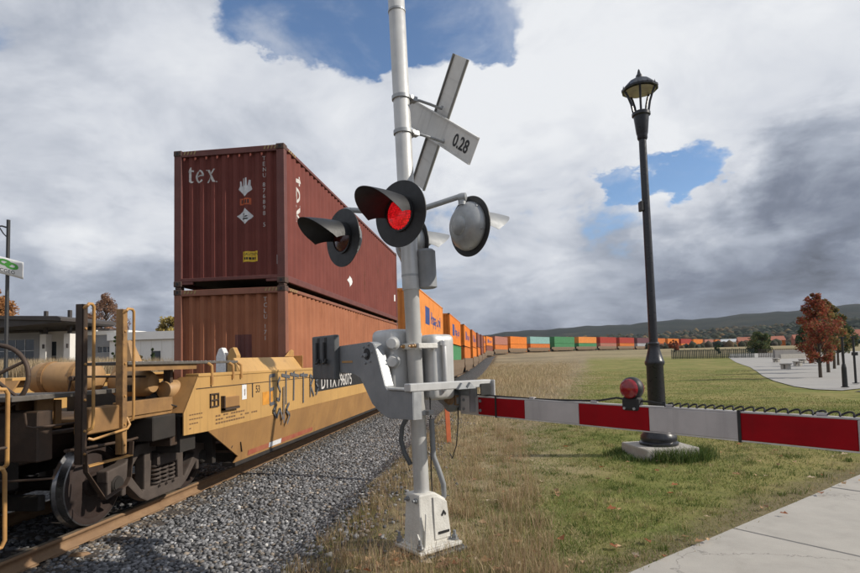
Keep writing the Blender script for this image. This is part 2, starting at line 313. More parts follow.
# ------------------------------------------------------------------ mesh helpers
class MB:
    def __init__(s): s.v = []; s.f = []
    def add(s, vs, fs):
        k = len(s.v); s.v += [tuple(p) for p in vs]; s.f += [tuple(i+k for i in f) for f in fs]; return s
    def box(s, x0, x1, y0, y1, z0, z1):
        if x0 > x1: x0, x1 = x1, x0
        if y0 > y1: y0, y1 = y1, y0
        if z0 > z1: z0, z1 = z1, z0
        return s.add([(x0, y0, z0), (x1, y0, z0), (x1, y1, z0), (x0, y1, z0), (x0, y0, z1), (x1, y0, z1), (x1, y1, z1), (x0, y1, z1)],
                     [(0, 3, 2, 1), (4, 5, 6, 7), (0, 1, 5, 4), (1, 2, 6, 5), (2, 3, 7, 6), (3, 0, 4, 7)])
    def prism(s, poly, a0, a1, axis='x'):
        """poly in the two other axes (x: (y,z); y: (x,z); z: (x,y)), extruded from a0 to a1"""
        def P(p, a): return {'x': (a, p[0], p[1]), 'y': (p[0], a, p[1]), 'z': (p[0], p[1], a)}[axis]
        n = len(poly); vs = [P(p, a0) for p in poly]+[P(p, a1) for p in poly]
        fs = [tuple(range(n))[::-1], tuple(range(n, 2*n))]+[(i, (i+1) % n, n+(i+1) % n, n+i) for i in range(n)]
        return s.add(vs, fs)
    def tube(s, path, r, seg=10, cap=True, r1=None):
        pts = [Vector(p) for p in path]; n = len(pts); rings = []; up = None
        for i, p in enumerate(pts):
            t = ((pts[min(i+1, n-1)]-p).normalized()+(p-pts[max(i-1, 0)]).normalized())
            t = t.normalized() if t.length > 1e-6 else Vector((0, 0, 1))
            if up is None: up = Vector((0, 0, 1)) if abs(t.z) < .9 else Vector((1, 0, 0))
            a = (up-t*up.dot(t)); a = a.normalized() if a.length > 1e-5 else t.orthogonal().normalized(); b = t.cross(a); up = a
            rr = r if r1 is None else r+(r1-r)*i/(n-1)
            if isinstance(r, (list, tuple)): rr = r[i]
            rings.append([p+(a*math.cos(2*math.pi*j/seg)+b*math.sin(2*math.pi*j/seg))*rr for j in range(seg)])
        vs = [q for g in rings for q in g]
        fs = [(i*seg+j, i*seg+(j+1) % seg, (i+1)*seg+(j+1) % seg, (i+1)*seg+j) for i in range(n-1) for j in range(seg)]
        if cap: fs += [tuple(range(seg))[::-1], tuple(range((n-1)*seg, n*seg))]
        return s.add(vs, fs)
    def lathe(s, prof, seg=24, org=(0, 0, 0), axis=(0, 0, 1), closed=False):
        """prof: list of (radius, along)"""
        ax = Vector(axis).normalized(); a = ax.orthogonal().normalized(); b = ax.cross(a); o = Vector(org)
        n = len(prof); vs = [o+ax*h+(a*math.cos(2*math.pi*j/seg)+b*math.sin(2*math.pi*j/seg))*r for r, h in prof for j in range(seg)]
        fs = [(i*seg+j, i*seg+(j+1) % seg, (i+1)*seg+(j+1) % seg, (i+1)*seg+j) for i in range(n-1) for j in range(seg)]
        if closed: fs += [((n-1)*seg+j, (n-1)*seg+(j+1) % seg, (j+1) % seg, j) for j in range(seg)]
        else: fs += [tuple(range(seg))[::-1], tuple(range((n-1)*seg, n*seg))]
        return s.add(vs, fs)
    def bar(s, a, b, w, h, up=(0, 0, 1)):
        a = Vector(a); b = Vector(b); t = (b-a).normalized(); u = Vector(up); x = t.cross(u)
        x = x.normalized() if x.length > 1e-5 else t.orthogonal().normalized(); u = x.cross(t)
        vs = [p+x*(sx*w/2)+u*(sz*h/2) for p in (a, b) for sx, sz in ((-1, -1), (1, -1), (1, 1), (-1, 1))]
        return s.add(vs, [(0, 1, 2, 3), (7, 6, 5, 4), (0, 4, 5, 1), (1, 5, 6, 2), (2, 6, 7, 3), (3, 7, 4, 0)])
    def mesh(s, name, bevel=0., smooth=False, seg=1):
        me = bpy.data.meshes.new(name); me.from_pydata(s.v, [], s.f)
        bm = bmesh.new(); bm.from_mesh(me); bmesh.ops.recalc_face_normals(bm, faces=bm.faces)
        if bevel:
            ed = [e for e in bm.edges if len(e.link_faces) == 2 and e.calc_face_angle(0) > R(32)]
            bmesh.ops.bevel(bm, geom=ed, offset=bevel, segments=seg, affect='EDGES', profile=.6, clamp_overlap=True)
        if smooth:
            for f in bm.faces: f.smooth = True
            for e in bm.edges:
                if len(e.link_faces) == 2 and e.calc_face_angle(0) > R(38): e.smooth = False
        bm.to_mesh(me); bm.free(); return me
    def build(s, name, m, parent=None, bevel=0., smooth=False, seg=1):
        return link(name, s.mesh(name, bevel, smooth, seg), m, parent)
def link(name, me, m, parent=None):
    if m and not me.materials: me.materials.append(MATS[m])
    o = bpy.data.objects.new(name, me); COL.objects.link(o)
    if parent: o.parent = parent
    if m and me.materials and me.materials[0] != MATS[m]:
        o.material_slots[0].link = 'OBJECT'; o.material_slots[0].material = MATS[m]
    return o
def tag(o, label, cat, group=None, kind=None):
    o['label'] = label; o['category'] = cat
    if group: o['group'] = group
    if kind: o['kind'] = kind
    return o
def struct(o, label=None):
    o['kind'] = 'structure'
    if label: o['label'] = label
    return o
def thing(name, label, cat, loc=(0, 0, 0), rotz=0, group=None):
    o = bpy.data.objects.new(name, None); COL.objects.link(o); o.location = loc; o.rotation_euler = (0, 0, rotz); o.empty_display_size = .2
    return tag(o, label, cat, group)
def copy_tree(o, parent=None):
    c = o.copy(); COL.objects.link(c); c.parent = parent
    for ch in list(o.children): copy_tree(ch, c)
    return c
def np_mesh(name, V, F, m, col=None, parent=None, smooth=False):
    """V (n,3), F (k,3 or 4) numpy arrays, col (n,3)"""
    me = bpy.data.meshes.new(name); n = len(V); k, w = F.shape
    me.vertices.add(n); me.vertices.foreach_set('co', V.astype(np.float32).ravel())
    me.loops.add(k*w); me.loops.foreach_set('vertex_index', F.astype(np.int32).ravel())
    me.polygons.add(k); me.polygons.foreach_set('loop_start', np.arange(0, k*w, w, dtype=np.int32)); me.polygons.foreach_set('loop_total', np.full(k, w, dtype=np.int32))
    if smooth: me.polygons.foreach_set('use_smooth', np.ones(k, dtype=bool))
    me.update(calc_edges=True)
    if col is not None:
        a = me.color_attributes.new('Col', 'FLOAT_COLOR', 'POINT'); a.data.foreach_set('color', np.c_[col, np.ones(n)].astype(np.float32).ravel())
    return link(name, me, m, parent)
TEXTS = {}
def text_bm(s, size, align='LEFT'):
    """flat lettering as a bmesh in the xy plane"""
    key = (s, align)
    if key not in TEXTS:
        cu_ = bpy.data.curves.new('lettering', 'FONT'); cu_.body = s; cu_.size = 1; cu_.align_x = align; cu_.resolution_u = 3; cu_.offset = .022 if s in ('0.28', 'Hapag-Lloyd') else .008 if s in ('DTTX 796075', '53') else 0.
        o = bpy.data.objects.new('lettering', cu_); COL.objects.link(o)
        dg = bpy.context.evaluated_depsgraph_get(); me = bpy.data.meshes.new_from_object(o.evaluated_get(dg))
        bpy.data.objects.remove(o); bpy.data.curves.remove(cu_); TEXTS[key] = me
    bm = bmesh.new(); bm.from_mesh(TEXTS[key]); bmesh.ops.scale(bm, vec=(size, size, size), verts=bm.verts); return bm
def bm_obj(name, bm, m, parent=None):
    me = bpy.data.meshes.new(name); bm.to_mesh(me); bm.free(); return link(name, me, m, parent)
def poly_bm(polys):
    bm = bmesh.new()
    for p in polys: bm.faces.new([bm.verts.new((x, y, 0)) for x, y in p])
    return bm
for s, al in (('0.28', 'LEFT'), ('TENU', 'LEFT'), ('876898 5', 'LEFT'), ('CAUTION', 'LEFT'), ('53', 'LEFT'), ('DTTX 796075', 'LEFT'), ('Hapag-Lloyd', 'LEFT'), ('UN', 'LEFT')): text_bm(s, 1, al).free()

# ------------------------------------------------------------------ terrain
XC = -5.535                      # track centre
def sstep(a, b, x): t = np.clip((x-a)/(b-a), 0, 1); return t*t*(3-2*t)
def rise(y): return 3.8*sstep(40, 260, np.asarray(y, float))
def terrain(x, y):
    x = np.asarray(x, float); y = np.asarray(y, float)
    z = .2+rise(y)
    dip = sstep(-1.3, -2.7, x)*(1-sstep(-8.6, -11, x))
    z = z-.50*dip*(1-sstep(150, 200, y))
    z = z+1.0*sstep(-12, -32, x)*sstep(-60, 10, y)*(1-sstep(200, 300, y))
    bumps = .035*np.sin(x*1.7+.6*np.sin(y*1.1))*np.sin(y*1.3+.5)+.03*np.sin(x*.47+2)*np.sin(y*.39)
    z = z+bumps*(1-dip)*sstep(5.2, 8.5, np.hypot(x-1.5, y-2.))*(1-sstep(15, 21, y))
    far = sstep(250, 700, np.hypot(x, y)); z = z+far*3*np.sin(x*.004)*np.sin(y*.005+1)
    return z
# --- sidewalk frame: road direction and its perpendicular
RD = Vector((.7205, .6934, 0)); PD = Vector((.6934, -.7205, 0)); EDGE = Vector((.849, 4.306, 0))
def axis_pts(near, far_, dn, grow):
    p = [0.]; d = dn
    while p[-1] < far_:
        if p[-1] > near: d *= grow
        p.append(p[-1]+d)
    return p
def build_ground():
    ap = axis_pts(14, 3300, .28, 1.09); xs = np.array(sorted([-a for a in ap[1:]]+ap))
    yp = axis_pts(40, 3300, .33, 1.085); yn = axis_pts(4, 3300, .6, 1.22); ys = np.array(sorted([-a for a in yn[1:]]+yp))
    X, Y = np.meshgrid(xs, ys); Z = terrain(X, Y)
    # the soil is cut down below the concrete walk and the road
    q = (X-EDGE.x)*PD.x+(Y-EDGE.y)*PD.y
    Z = np.where((q > .12) & (Y < 40), np.minimum(Z, .06), Z); Z = np.where((q > -.25) & (q <= .12) & (Y < 40), np.minimum(Z, .195), Z)
    n, k = X.shape; idx = np.arange(n*k).reshape(n, k)
    F = np.stack([idx[:-1, :-1], idx[:-1, 1:], idx[1:, 1:], idx[1:, :-1]], -1).reshape(-1, 4)
    o = np_mesh('ground', np.c_[X.ravel(), Y.ravel(), Z.ravel()], F, 'ground', smooth=True)
    struct(o, 'grassy ground with lawn and dry field')
build_ground()
def build_walk():
    root = bpy.data.objects.new('sidewalk', None); COL.objects.link(root); struct(root, 'pale concrete sidewalk of large slabs')
    A = math.atan2(RD.y, RD.x)
    L, Wd, gap = 2.39, 1.9, .009
    s0 = (Vector((2.047, 5.448, 0))-EDGE).dot(RD)
    mb = MB(); mb.box(-L/2+gap/2, L/2-gap/2, -Wd, 0, -.12, 0); me = mb.mesh('concrete_slab', .012)
    for i in range(-5, 9):
        o = link('concrete_slab', me, 'concrete', root)
        c = EDGE+RD*(s0+L*(i+.5)); o.location = (c.x, c.y, .2+random.uniform(-.0025, .0025)); o.rotation_euler = (random.uniform(-.0012, .0012), random.uniform(-.0012, .0012), A)
    # kerb and road beyond the walk (towards and behind the camera)
    mb = MB(); mb.box(-12, 30, -Wd-.2, -Wd-.008, -.16, .0); k = mb.build('kerb', 'concrete_block', None, .015); struct(k, 'concrete kerb between walk and road')
    k.location = (EDGE.x, EDGE.y, .2); k.rotation_euler = (0, 0, A)
    mb = MB(); mb.box(-12, 30, -Wd-9, -Wd-.2, -.3, -.13); k = mb.build('road', 'asphalt'); struct(k, 'asphalt road at the level crossing')
    k.location = (EDGE.x, EDGE.y, .2); k.rotation_euler = (0, 0, A)
build_walk()
def sheet(name, poly, m, dz, label, step=1.6):
    """a thin paved sheet that follows the terrain"""
    bm = bmesh.new(); bm.faces.new([bm.verts.new((x, y, 0)) for x, y in poly])
    xs = [p[0] for p in poly]; ys = [p[1] for p in poly]
    for a, lo, hi in ((0, min(xs), max(xs)), (1, min(ys), max(ys))):
        k = lo+step
        while k < hi:
            no = (1, 0, 0) if a == 0 else (0, 1, 0); co = (k, 0, 0) if a == 0 else (0, k, 0)
            bmesh.ops.bisect_plane(bm, geom=bm.verts[:]+bm.edges[:]+bm.faces[:], plane_co=co, plane_no=no); k += step
    for v in bm.verts: v.co.z = float(terrain(v.co.x, v.co.y))+dz
    bmesh.ops.recalc_face_normals(bm, faces=bm.faces)
    if sum(f.normal.z for f in bm.faces) < 0: bmesh.ops.reverse_faces(bm, faces=bm.faces)
    o = bm_obj(name, bm, m); return struct(o, label)
sheet('plaza', [(47.5, 123), (38, 99), (30, 76), (24, 57.5), (19.9, 46.5), (16.6, 38), (14.3, 31.5), (12.8, 26.4), (12.5, 24.2), (13.0, 23.3), (15.5, 25.2), (22, 33), (33, 50), (52, 78), (75, 112), (70, 123)], 'plaza_stone', .03, 'pale paved plaza beside the lawn')
sheet('asphalt_path', [(13.05, 22.6), (15.6, 25.0), (22.1, 32.8), (33.1, 49.8), (52, 77.6), (62, 77), (60, 40), (40, 24), (20, 17)], 'asphalt', .026, 'dark asphalt path next to the plaza')

# ------------------------------------------------------------------ track
def track_path():
    """centre line of the railway: straight, then a long bend to the right"""
    P = [(XC, y) for y in np.arange(-40, 146, 2.)]
    Rc, th1 = 120., R(38)
    for t in np.arange(0, th1, 2./Rc): P.append((XC+Rc*(1-math.cos(t)), 146+Rc*math.sin(t)))
    x, y = P[-1]
    for k in range(1, 130): P.append((x+2*k*math.sin(th1), y+2*k*math.cos(th1)))
    return np.array(P)
PATH = track_path(); SEG = np.r_[0, np.cumsum(np.hypot(*np.diff(PATH, axis=0).T))]-40
def on_track(s):
    x = np.interp(s, SEG, PATH[:, 0]); y = np.interp(s, SEG, PATH[:, 1]); x2 = np.interp(s+1, SEG, PATH[:, 0]); y2 = np.interp(s+1, SEG, PATH[:, 1])
    z = rise(y)+.32*sstep(140, 190, s)
    return float(x), float(y), float(z), math.atan2(-(x2-x), y2-y)
def strip(name, offs, m, s0, s1, ds, parent=None, kind=None):
    """sweep a cross-section [(lateral, z)] along the track"""
    V = []; S = np.arange(s0, s1+ds*.5, ds)
    for s in S:
        x, y, z, a = on_track(s)
        for l, h in offs: V.append((x+math.cos(a)*l, y+math.sin(a)*l, z+h))
    k = len(offs); idx = np.arange(len(S)*k).reshape(len(S), k)
    F = np.stack([idx[:-1, :-1], idx[:-1, 1:], idx[1:, 1:], idx[1:, :-1]], -1).reshape(-1, 4)
    return np_mesh(name, np.array(V), F, m, parent=parent)
bal = strip('ballast_bed', [(-4.6, -.55), (-2.6, -.2), (-1.35, -.165), (1.1, -.165), (1.7, -.17), (2.4, -.2), (3.05, -.245), (3.6, -.42)], 'ballast', -38, 440, 2.)
struct(bal, 'grey crushed stone ballast under the railway track')
trk = thing('railway_track', 'rusty railway track under the container train on grey ballast', 'railway track', (0, 0, 0))
prof = [(-.07, -.145), (-.07, -.135), (-.012, -.115), (-.010, -.045), (-.036, -.035), (-.036, -.004), (-.028, 0), (.028, 0), (.036, -.004), (.036, -.035), (.010, -.045), (.012, -.115), (.07, -.135), (.07, -.145)]
for l in (-.7525, .7525):
    r_ = strip('rail', [(l+a, b) for a, b in prof], 'rail_side', -38, 440, 2., trk)
    strip('rail_head', [(l-.029, .0015), (l+.029, .0015)], 'rail_head', -38, 440, 2., r_)
tie_me = MB().box(-1.3, 1.3, -.115, .115, -.32, -.148).mesh('tie', .012)
for i in range(110):
    o = link('tie', tie_me, 'tie_wood', trk); o.location = (XC+random.uniform(-.03, .03), -6+i*.52, float(rise(-6+i*.52))); o.rotation_euler = (0, 0, random.uniform(-.015, .015))
def spike_plates():
    me = MB().box(-.1, .1, -.18, .18, -.158, -.138).mesh('tie_plate', .004)
    for i in range(60):
        for l in (-.7525, .7525):
            o = link('tie_plate', me, 'rail_side', trk); o.location = (XC+l, -6+i*.52, 0)
spike_plates()

# ------------------------------------------------------------------ containers
def corr(t0, t1, pitch, depth):
    """trapezoidal corrugation: list of (t, offset) breakpoints, offset <= 0 inwards"""
    n = max(1, round((t1-t0)/pitch)); p = (t1-t0)/n; out = [(t0, 0.)]
    for i in range(n):
        a = t0+i*p; out += [(a+.14*p, 0.), (a+.38*p, -depth), (a+.62*p, -depth), (a+.86*p, 0.)]
    out.append((t1, 0.)); return out
CW = 2.438
CMESH = {}
def corr_sheet(prof, z0, z1):
    """vertical corrugated sheet: runs along local x, faces -y"""
    vs = [(t, -o, z) for z in (z0, z1) for t, o in prof]; n = len(prof)
    return MB().add(vs, [(i, i+1, n+i+1, n+i) for i in range(n-1)])
def container_meshes(L, H):
    key = (L, H)
    if key in CMESH: return CMESH[key]
    d = {}
    sp = corr(.12, L-.12, .277, .036); ep = corr(-CW/2+.11, CW/2-.11, .246, .055)
    d['sp'] = sp; d['ep'] = ep
    e = corr_sheet(ep, .16, H-.13); d['end'] = e.mesh('end_wall')
    s = corr_sheet(sp, .15, H-.09); d['side'] = s.mesh('side_wall')
    roof = MB(); rp = corr(.15, L-.15, .21, .02)
    roof.add([(x, t, H-.03+o) for x in (-CW/2+.05, CW/2-.05) for t, o in rp], [(i, i+1, len(rp)+i+1, len(rp)+i) for i in range(len(rp)-1)]); d['roof'] = roof.mesh('roof')
    d['post'] = MB().box(-.085, .085, -.075, .075, .11, H-.11).mesh('corner_post', .008)
    cst = MB().box(-.09, .09, -.088, .088, 0, .118); d['casting'] = cst.mesh('corner_casting', .01)
    hole = MB().lathe([(.03, 0), (.03, .006)], 10, (0, -.0885, .059), (0, -1, 0)); d['hole'] = hole.mesh('lock_hole')  # dark disc on the casting stands for the shaded hole
    d['brail'] = MB().box(-.03, .03, .15, L-.15, .03, .165).mesh('bottom_rail', .006)
    d['trail'] = MB().box(-.03, .03, .15, L-.15, H-.1, H-.03).mesh('top_rail', .006)
    d['ebrail'] = MB().box(-CW/2+.15, CW/2-.15, -.03, .03, .10, .175).box(-CW/2+.15, -CW/2+.42, -.028, .028, .04, .098).box(CW/2-.42, CW/2-.15, -.028, .028, .04, .098).mesh('end_sill', .006)
    d['etrail'] = MB().box(-CW/2+.15, CW/2-.15, -.03, .03, H-.145, H-.02).mesh('end_header', .006)
    d['floor'] = MB().box(-CW/2+.06, CW/2-.06, .1, L-.1, .1, .15).mesh('floor')
    fr = MB()
    for sx in (-1, 1):
        for y in (.075, L-.075): fr.box(sx*(CW/2-.085)-.08, sx*(CW/2-.085)+.08, y-.07, y+.07, 0, H)
        fr.box(sx*(CW/2-.035)-.03, sx*(CW/2-.035)+.03, .15, L-.15, .03, .16); fr.box(sx*(CW/2-.035)-.03, sx*(CW/2-.035)+.03, .15, L-.15, H-.1, H-.02)
    for y in (.05, L-.05): fr.box(-CW/2+.15, CW/2-.15, y-.03, y+.03, .03, .17); fr.box(-CW/2+.15, CW/2-.15, y-.03, y+.03, H-.14, H-.02)
    d['frame'] = fr.mesh('frame')
    CMESH[key] = d; return d
def container(s, z0, H, body, frame, label, detail, L=12.19, jig=0.):
    """container standing along the track, near end at track distance s"""
    x, y, z, a = on_track(s+L/2); x0 = x+math.sin(a)*L/2; y0 = y-math.cos(a)*L/2
    t = thing('shipping_container', label, 'container', (x0+jig, y0, z+z0), a, 'containers stacked on the train')
    d = container_meshes(L, H)
    def part(n, me, m, loc=(0, 0, 0), rz=0, par=None):
        o = link(n, me, m, par or t); o.location = loc; o.rotation_euler = (0, 0, rz); return o
    for yy, rz in ((.045, 0), (L-.045, math.pi)): part('end_wall', d['end'], body, (0, yy, 0), rz)
    part('side_wall', d['side'], body, (CW/2-.022, 0, 0), math.pi/2); part('side_wall', d['side'], body, (-CW/2+.022, L, 0), -math.pi/2)
    part('roof', d['roof'], body); 
    if detail:
        part('floor', d['floor'], 'grime')
        for sx in (-1, 1):
            part('bottom_rail', d['brail'], frame, (sx*(CW/2-.032), 0, 0)); part('top_rail', d['trail'], frame, (sx*(CW/2-.032), 0, 0))
            for yy, rz in ((.08, 0), (L-.08, math.pi)):
                part('corner_post', d['post'], frame, (sx*(CW/2-.088), yy, 0))
                for zz in (0, H-.118):
                    c = part('corner_casting', d['casting'], 'casting', (sx*(CW/2-.088), yy+.0, zz))
                    if rz == 0: part('lock_hole', d['hole'], 'dark_print_and_holes', (0, 0, 0), 0, c)
        for yy in (.036, L-.036): part('end_sill', d['ebrail'], frame, (0, yy, 0)); part('end_header', d['etrail'], frame, (0, yy, 0))
    else: part('frame', d['frame'], frame)
    return t, d
def drape(bm, prof, to3d, lift=.003):
    """cut flat lettering at the corrugation folds and press it onto the wall; to3d(t, off, z)"""
    for t, o in prof:
        if min(v.co.x for v in bm.verts) < t < max(v.co.x for v in bm.verts):
            bmesh.ops.bisect_plane(bm, geom=bm.verts[:]+bm.edges[:]+bm.faces[:], plane_co=(t, 0, 0), plane_no=(1, 0, 0))
    T = [p[0] for p in prof]; O = [p[1] for p in prof]
    for v in bm.verts: v.co = Vector(to3d(v.co.x, float(np.interp(v.co.x, T, O))+lift, v.co.y))
    return bm
def shift(bm, dx, dy, rot=0, flip=False):
    bmesh.ops.rotate(bm, cent=(0, 0, 0), matrix=Matrix.Rotation(rot, 3, 'Z'), verts=bm.verts); bmesh.ops.translate(bm, vec=(dx, dy, 0), verts=bm.verts); return bm
def tex_polys():
    """worn serif letters t e x, x-height 1"""
    t = [[(.12, .12), (.30, .0), (.44, .02), (.50, .14), (.34, .16), (.34, 1.22), (.26, 1.22), (.14, 1.06)], [(.0, .86), (.12, .86), (.12, 1.0), (.0, .95)], [(.345, .86), (.5, .86), (.5, 1.0), (.345, 1.0)]]
    e = []
    cx, cy = 1.02, .5
    ring = [(math.cos(a), math.sin(a)) for a in np.linspace(.18, 5.6, 18)]
    for (c0, s0), (c1, s1) in zip(ring[:-1], ring[1:]): e.append([(cx+.25*c0, cy+.38*s0), (cx+.42*c0, cy+.5*s0), (cx+.42*c1, cy+.5*s1), (cx+.25*c1, cy+.38*s1)])
    e.append([(.80, .5), (1.40, .5), (1.41, .60), (.80, .60)])
    x = [[(1.62, 1.0), (1.86, 1.0), (2.42, .0), (2.18, .0)], [(2.26, 1.0), (2.40, 1.0), (2.08, .55), (2.0, .62)], [(1.60, .0), (1.74, .0), (1.98, .37), (1.90, .46)], [(1.54, .93), (1.60, .93), (1.60, 1.0), (1.54, 1.0)], [(2.44, .0), (2.52, .0), (2.52, .08), (2.44, .08)]]
    return t+e+x
def near_markings(t, d, L, H, upper):
    ep, sp = d['ep'], d['sp']
    E3 = lambda x, o, z: (x, .045-o, z)                         # end wall
    S3 = lambda s_, o, z: (CW/2-.022+o, s_, z)                  # side wall
    if upper:
        bm = shift(poly_bm(tex_polys()), 0, 0); bmesh.ops.scale(bm, vec=(.255, .28, 1), verts=bm.verts); shift(bm, -.93, H-.70)
        bm_obj('lettering', drape(bm, ep, E3), 'stencil_white', t)
        bm = poly_bm(tex_polys()); bmesh.ops.scale(bm, vec=(.42, .23, 1), verts=bm.verts); shift(bm, .70, H-.42, -math.pi/2)
        bm_obj('lettering', drape(bm, sp, S3), 'stencil_white', t)
    # upright row of small code letters on the end wall
    for s_, zt in ((('TENU' if upper else 'TCLU'), H-.18), (('876898 5' if upper else '171'), H-.74)):
        for k, ch in enumerate(s_):
            if ch == ' ': continue
            bm = shift(text_bm(ch, .125), .705, zt-.12*(k+1)); bm_obj('lettering', drape(bm, ep, E3), 'stencil_white', t)
    # striped height warning at the top corners
    for sx in (-1, 1):
        for k in range(4):
            x = sx*(CW/2-.22)-(.0 if sx < 0 else 0)+(-sx)*k*.075
            mb = MB(); mb.add([(x, -.0, H-.10), (x+.03, -.0, H-.10), (x+.055, -.0, H-.03), (x+.025, -.0, H-.03)], [(0, 1, 2, 3)]); mb.build('hazard_stripe', 'hazard_yellow', t).location = (0, .003, 0)
    for k in range(4):
        y = .24+k*.11; mb = MB(); mb.add([(0, y, H-.095), (0, y+.05, H-.095), (0, y+.09, H-.035), (0, y+.04, H-.035)], [(0, 1, 2, 3)]); mb.build('hazard_stripe', 'hazard_yellow', t).location = (CW/2+.001, 0, 0)
    if upper:
        def plate(name, polys, m, x, z, sc, lift=.004, par=None, axis=E3, pr=ep):
            bm = poly_bm(polys); bmesh.ops.scale(bm, vec=(sc, sc, 1), verts=bm.verts); shift(bm, x, z); return bm_obj(name, drape(bm, pr, axis, lift), m, par or t)
        hx = .335
        hand = [[(-.5, 0), (0, -.55), (.5, 0), (.42, .25), (-.42, .25)]]+[[(a, .25), (a+.16, .25), (a+.13+b, h), (a+.03+b, h)] for a, h, b in ((-.42, .62, -.03), (-.2, .8, 0), (.02, .82, 0), (.24, .66, .03))]
        plate('handling_mark', hand, 'label_white', hx, 2.02-.02, .29)
        plate('orange_label', [[(-.5, -.28), (.5, -.28), (.5, .28), (-.5, .28)]], 'label_orange', hx, 1.74, .25)
        plate('printed_bars', [[(-.36+.2*k, -.16), (-.26+.2*k, -.16), (-.26+.2*k, .16), (-.36+.2*k, .16)] for k in range(4)], 'dark_print_and_holes', hx, 1.74, .25, .007)
        plate('hazard_diamond', [[(0, -.5), (.5, 0), (0, .5), (-.5, 0)]], 'label_white', hx, 1.43, .34)
        plate('diamond_symbol', [[(-.2, -.12), (.26, -.12), (.2, -.2), (-.14, -.2)], [(-.12, -.11), (-.05, -.11), (-.09, .2), (-.13, .2)], [(-.1, .05), (.02, .13), (0, .17), (-.11, .1)], [(-.02, -.08), (.2, -.02), (.22, .03), (.05, .03)]], 'dark_print_and_holes', hx-.01, 1.43, .34, .007)
        plate('caution_plate', [[(-.5, -.32), (.5, -.32), (.5, .32), (-.5, .32)]], 'label_yellow', .44, .58, .34)
        bm = shift(text_bm('CAUTION', .072), .295, .605); bm_obj('lettering', drape(bm, ep, E3, .008), 'dark_print_and_holes', t)
        plate('printed_bars', [[(-.42+.16*k, -.2), (-.30+.16*k, -.2), (-.30+.16*k, -.06), (-.42+.16*k, -.06)] for k in range(5)], 'dark_print_and_holes', .45, .585, .34, .008)
        plate('data_plate', [[(-.35, -.6), (.35, -.6), (.35, .6), (-.35, .6)]], 'label_white', 1.06, .50, .16)
        plate('hazard_diamond', [[(0, -.5), (.5, 0), (0, .5), (-.5, 0)]], 'label_white', 4.95, .72, .44, .006, None, S3, sp)
        plate('data_plate', [[(-.35, -.6), (.35, -.6), (.35, .6), (-.35, .6)]], 'label_white', 11.72, .95, .22, .006, None, S3, sp)
    else:
        bm = poly_bm([[(-.17, 0), (.17, 0), (.17, .62), (-.17, .62)]]); shift(bm, .28, 1.3); bm_obj('repainted_patch', drape(bm, ep, E3), 'container_frame_brown', t)
ORD = ['first', 'second', 'third', 'fourth', 'fifth', 'sixth', 'seventh', 'eighth', 'ninth', 'tenth', 'eleventh', 'twelfth', 'thirteenth', 'fourteenth', 'fifteenth', 'sixteenth', 'seventeenth', 'eighteenth', 'nineteenth', 'twentieth', 'twenty-first', 'twenty-second', 'twenty-third']
PITCH = 17.95
Z_LOW = .50
t, d = container(10.63, Z_LOW, 2.896, 'container_rust', 'container_frame_rust', 'rust orange lower container of the nearest stack, half sunk in the yellow well car', 1)
near_markings(t, d, 12.19, 2.896, False)
t, d = container(10.63, Z_LOW+2.896+.055, 2.896, 'container_brown', 'container_frame_brown', 'dark maroon container lettered tex on top of the nearest stack', 1)
near_markings(t, d, 12.19, 2.896, True)
gap_lock = MB().box(-.07, .07, -.07, .07, 0, .055).mesh('twist_lock', .015)
for sx in (-1, 1):
    for yy in (10.71, 22.74):
        o = tag(link('twist_lock', gap_lock, 'casting'), 'small steel twist lock at the %s %s corner between the two nearest containers' % ('near' if yy < 12 else 'far', 'right' if sx > 0 else 'left'), 'container lock', 'twist locks between the nearest containers')
        o.location = (XC+sx*(CW/2-.088), yy, Z_LOW+2.896)
stacks = [('c_orange3', 'c_orange', 'orange'), ('c_orange', 'c_green', 'orange'), ('c_orange', 'c_orange2', 'orange'), ('c_orange2', 'c_orange', 'orange'), ('c_brown', 'c_orange2', 'brown'), ('c_brown', 'c_brown', 'brown'),
          ('c_orange', 'c_orange2', 'orange'), ('c_orange', 'c_brown', ''), ('c_pink', 'c_orange2', ''), ('c_orange', 'c_orange', ''), ('c_teal', 'c_orange2', ''), ('c_green', 'c_green', ''), ('c_orange3', 'c_green', ''),
          ('c_red', 'c_pink', ''), ('c_red', 'c_orange2', ''), ('c_purple', 'c_grey', ''), ('c_orange2', 'c_brown', ''), ('c_orange', 'c_red', ''), ('c_red', 'c_orange', ''), ('c_orange', 'c_orange2', ''), ('c_pink', 'c_red', ''), ('c_orange2', 'c_orange', '')]
CNAME = {'c_orange': 'orange', 'c_orange2': 'burnt orange', 'c_orange3': 'light orange', 'c_green': 'green', 'c_teal': 'pale teal', 'c_brown': 'brown', 'c_red': 'red', 'c_purple': 'purple brown', 'c_grey': 'grey', 'c_navy': 'navy', 'c_pink': 'faded pink', 'c_dkgreen': 'dark green'}
STACK_S = []
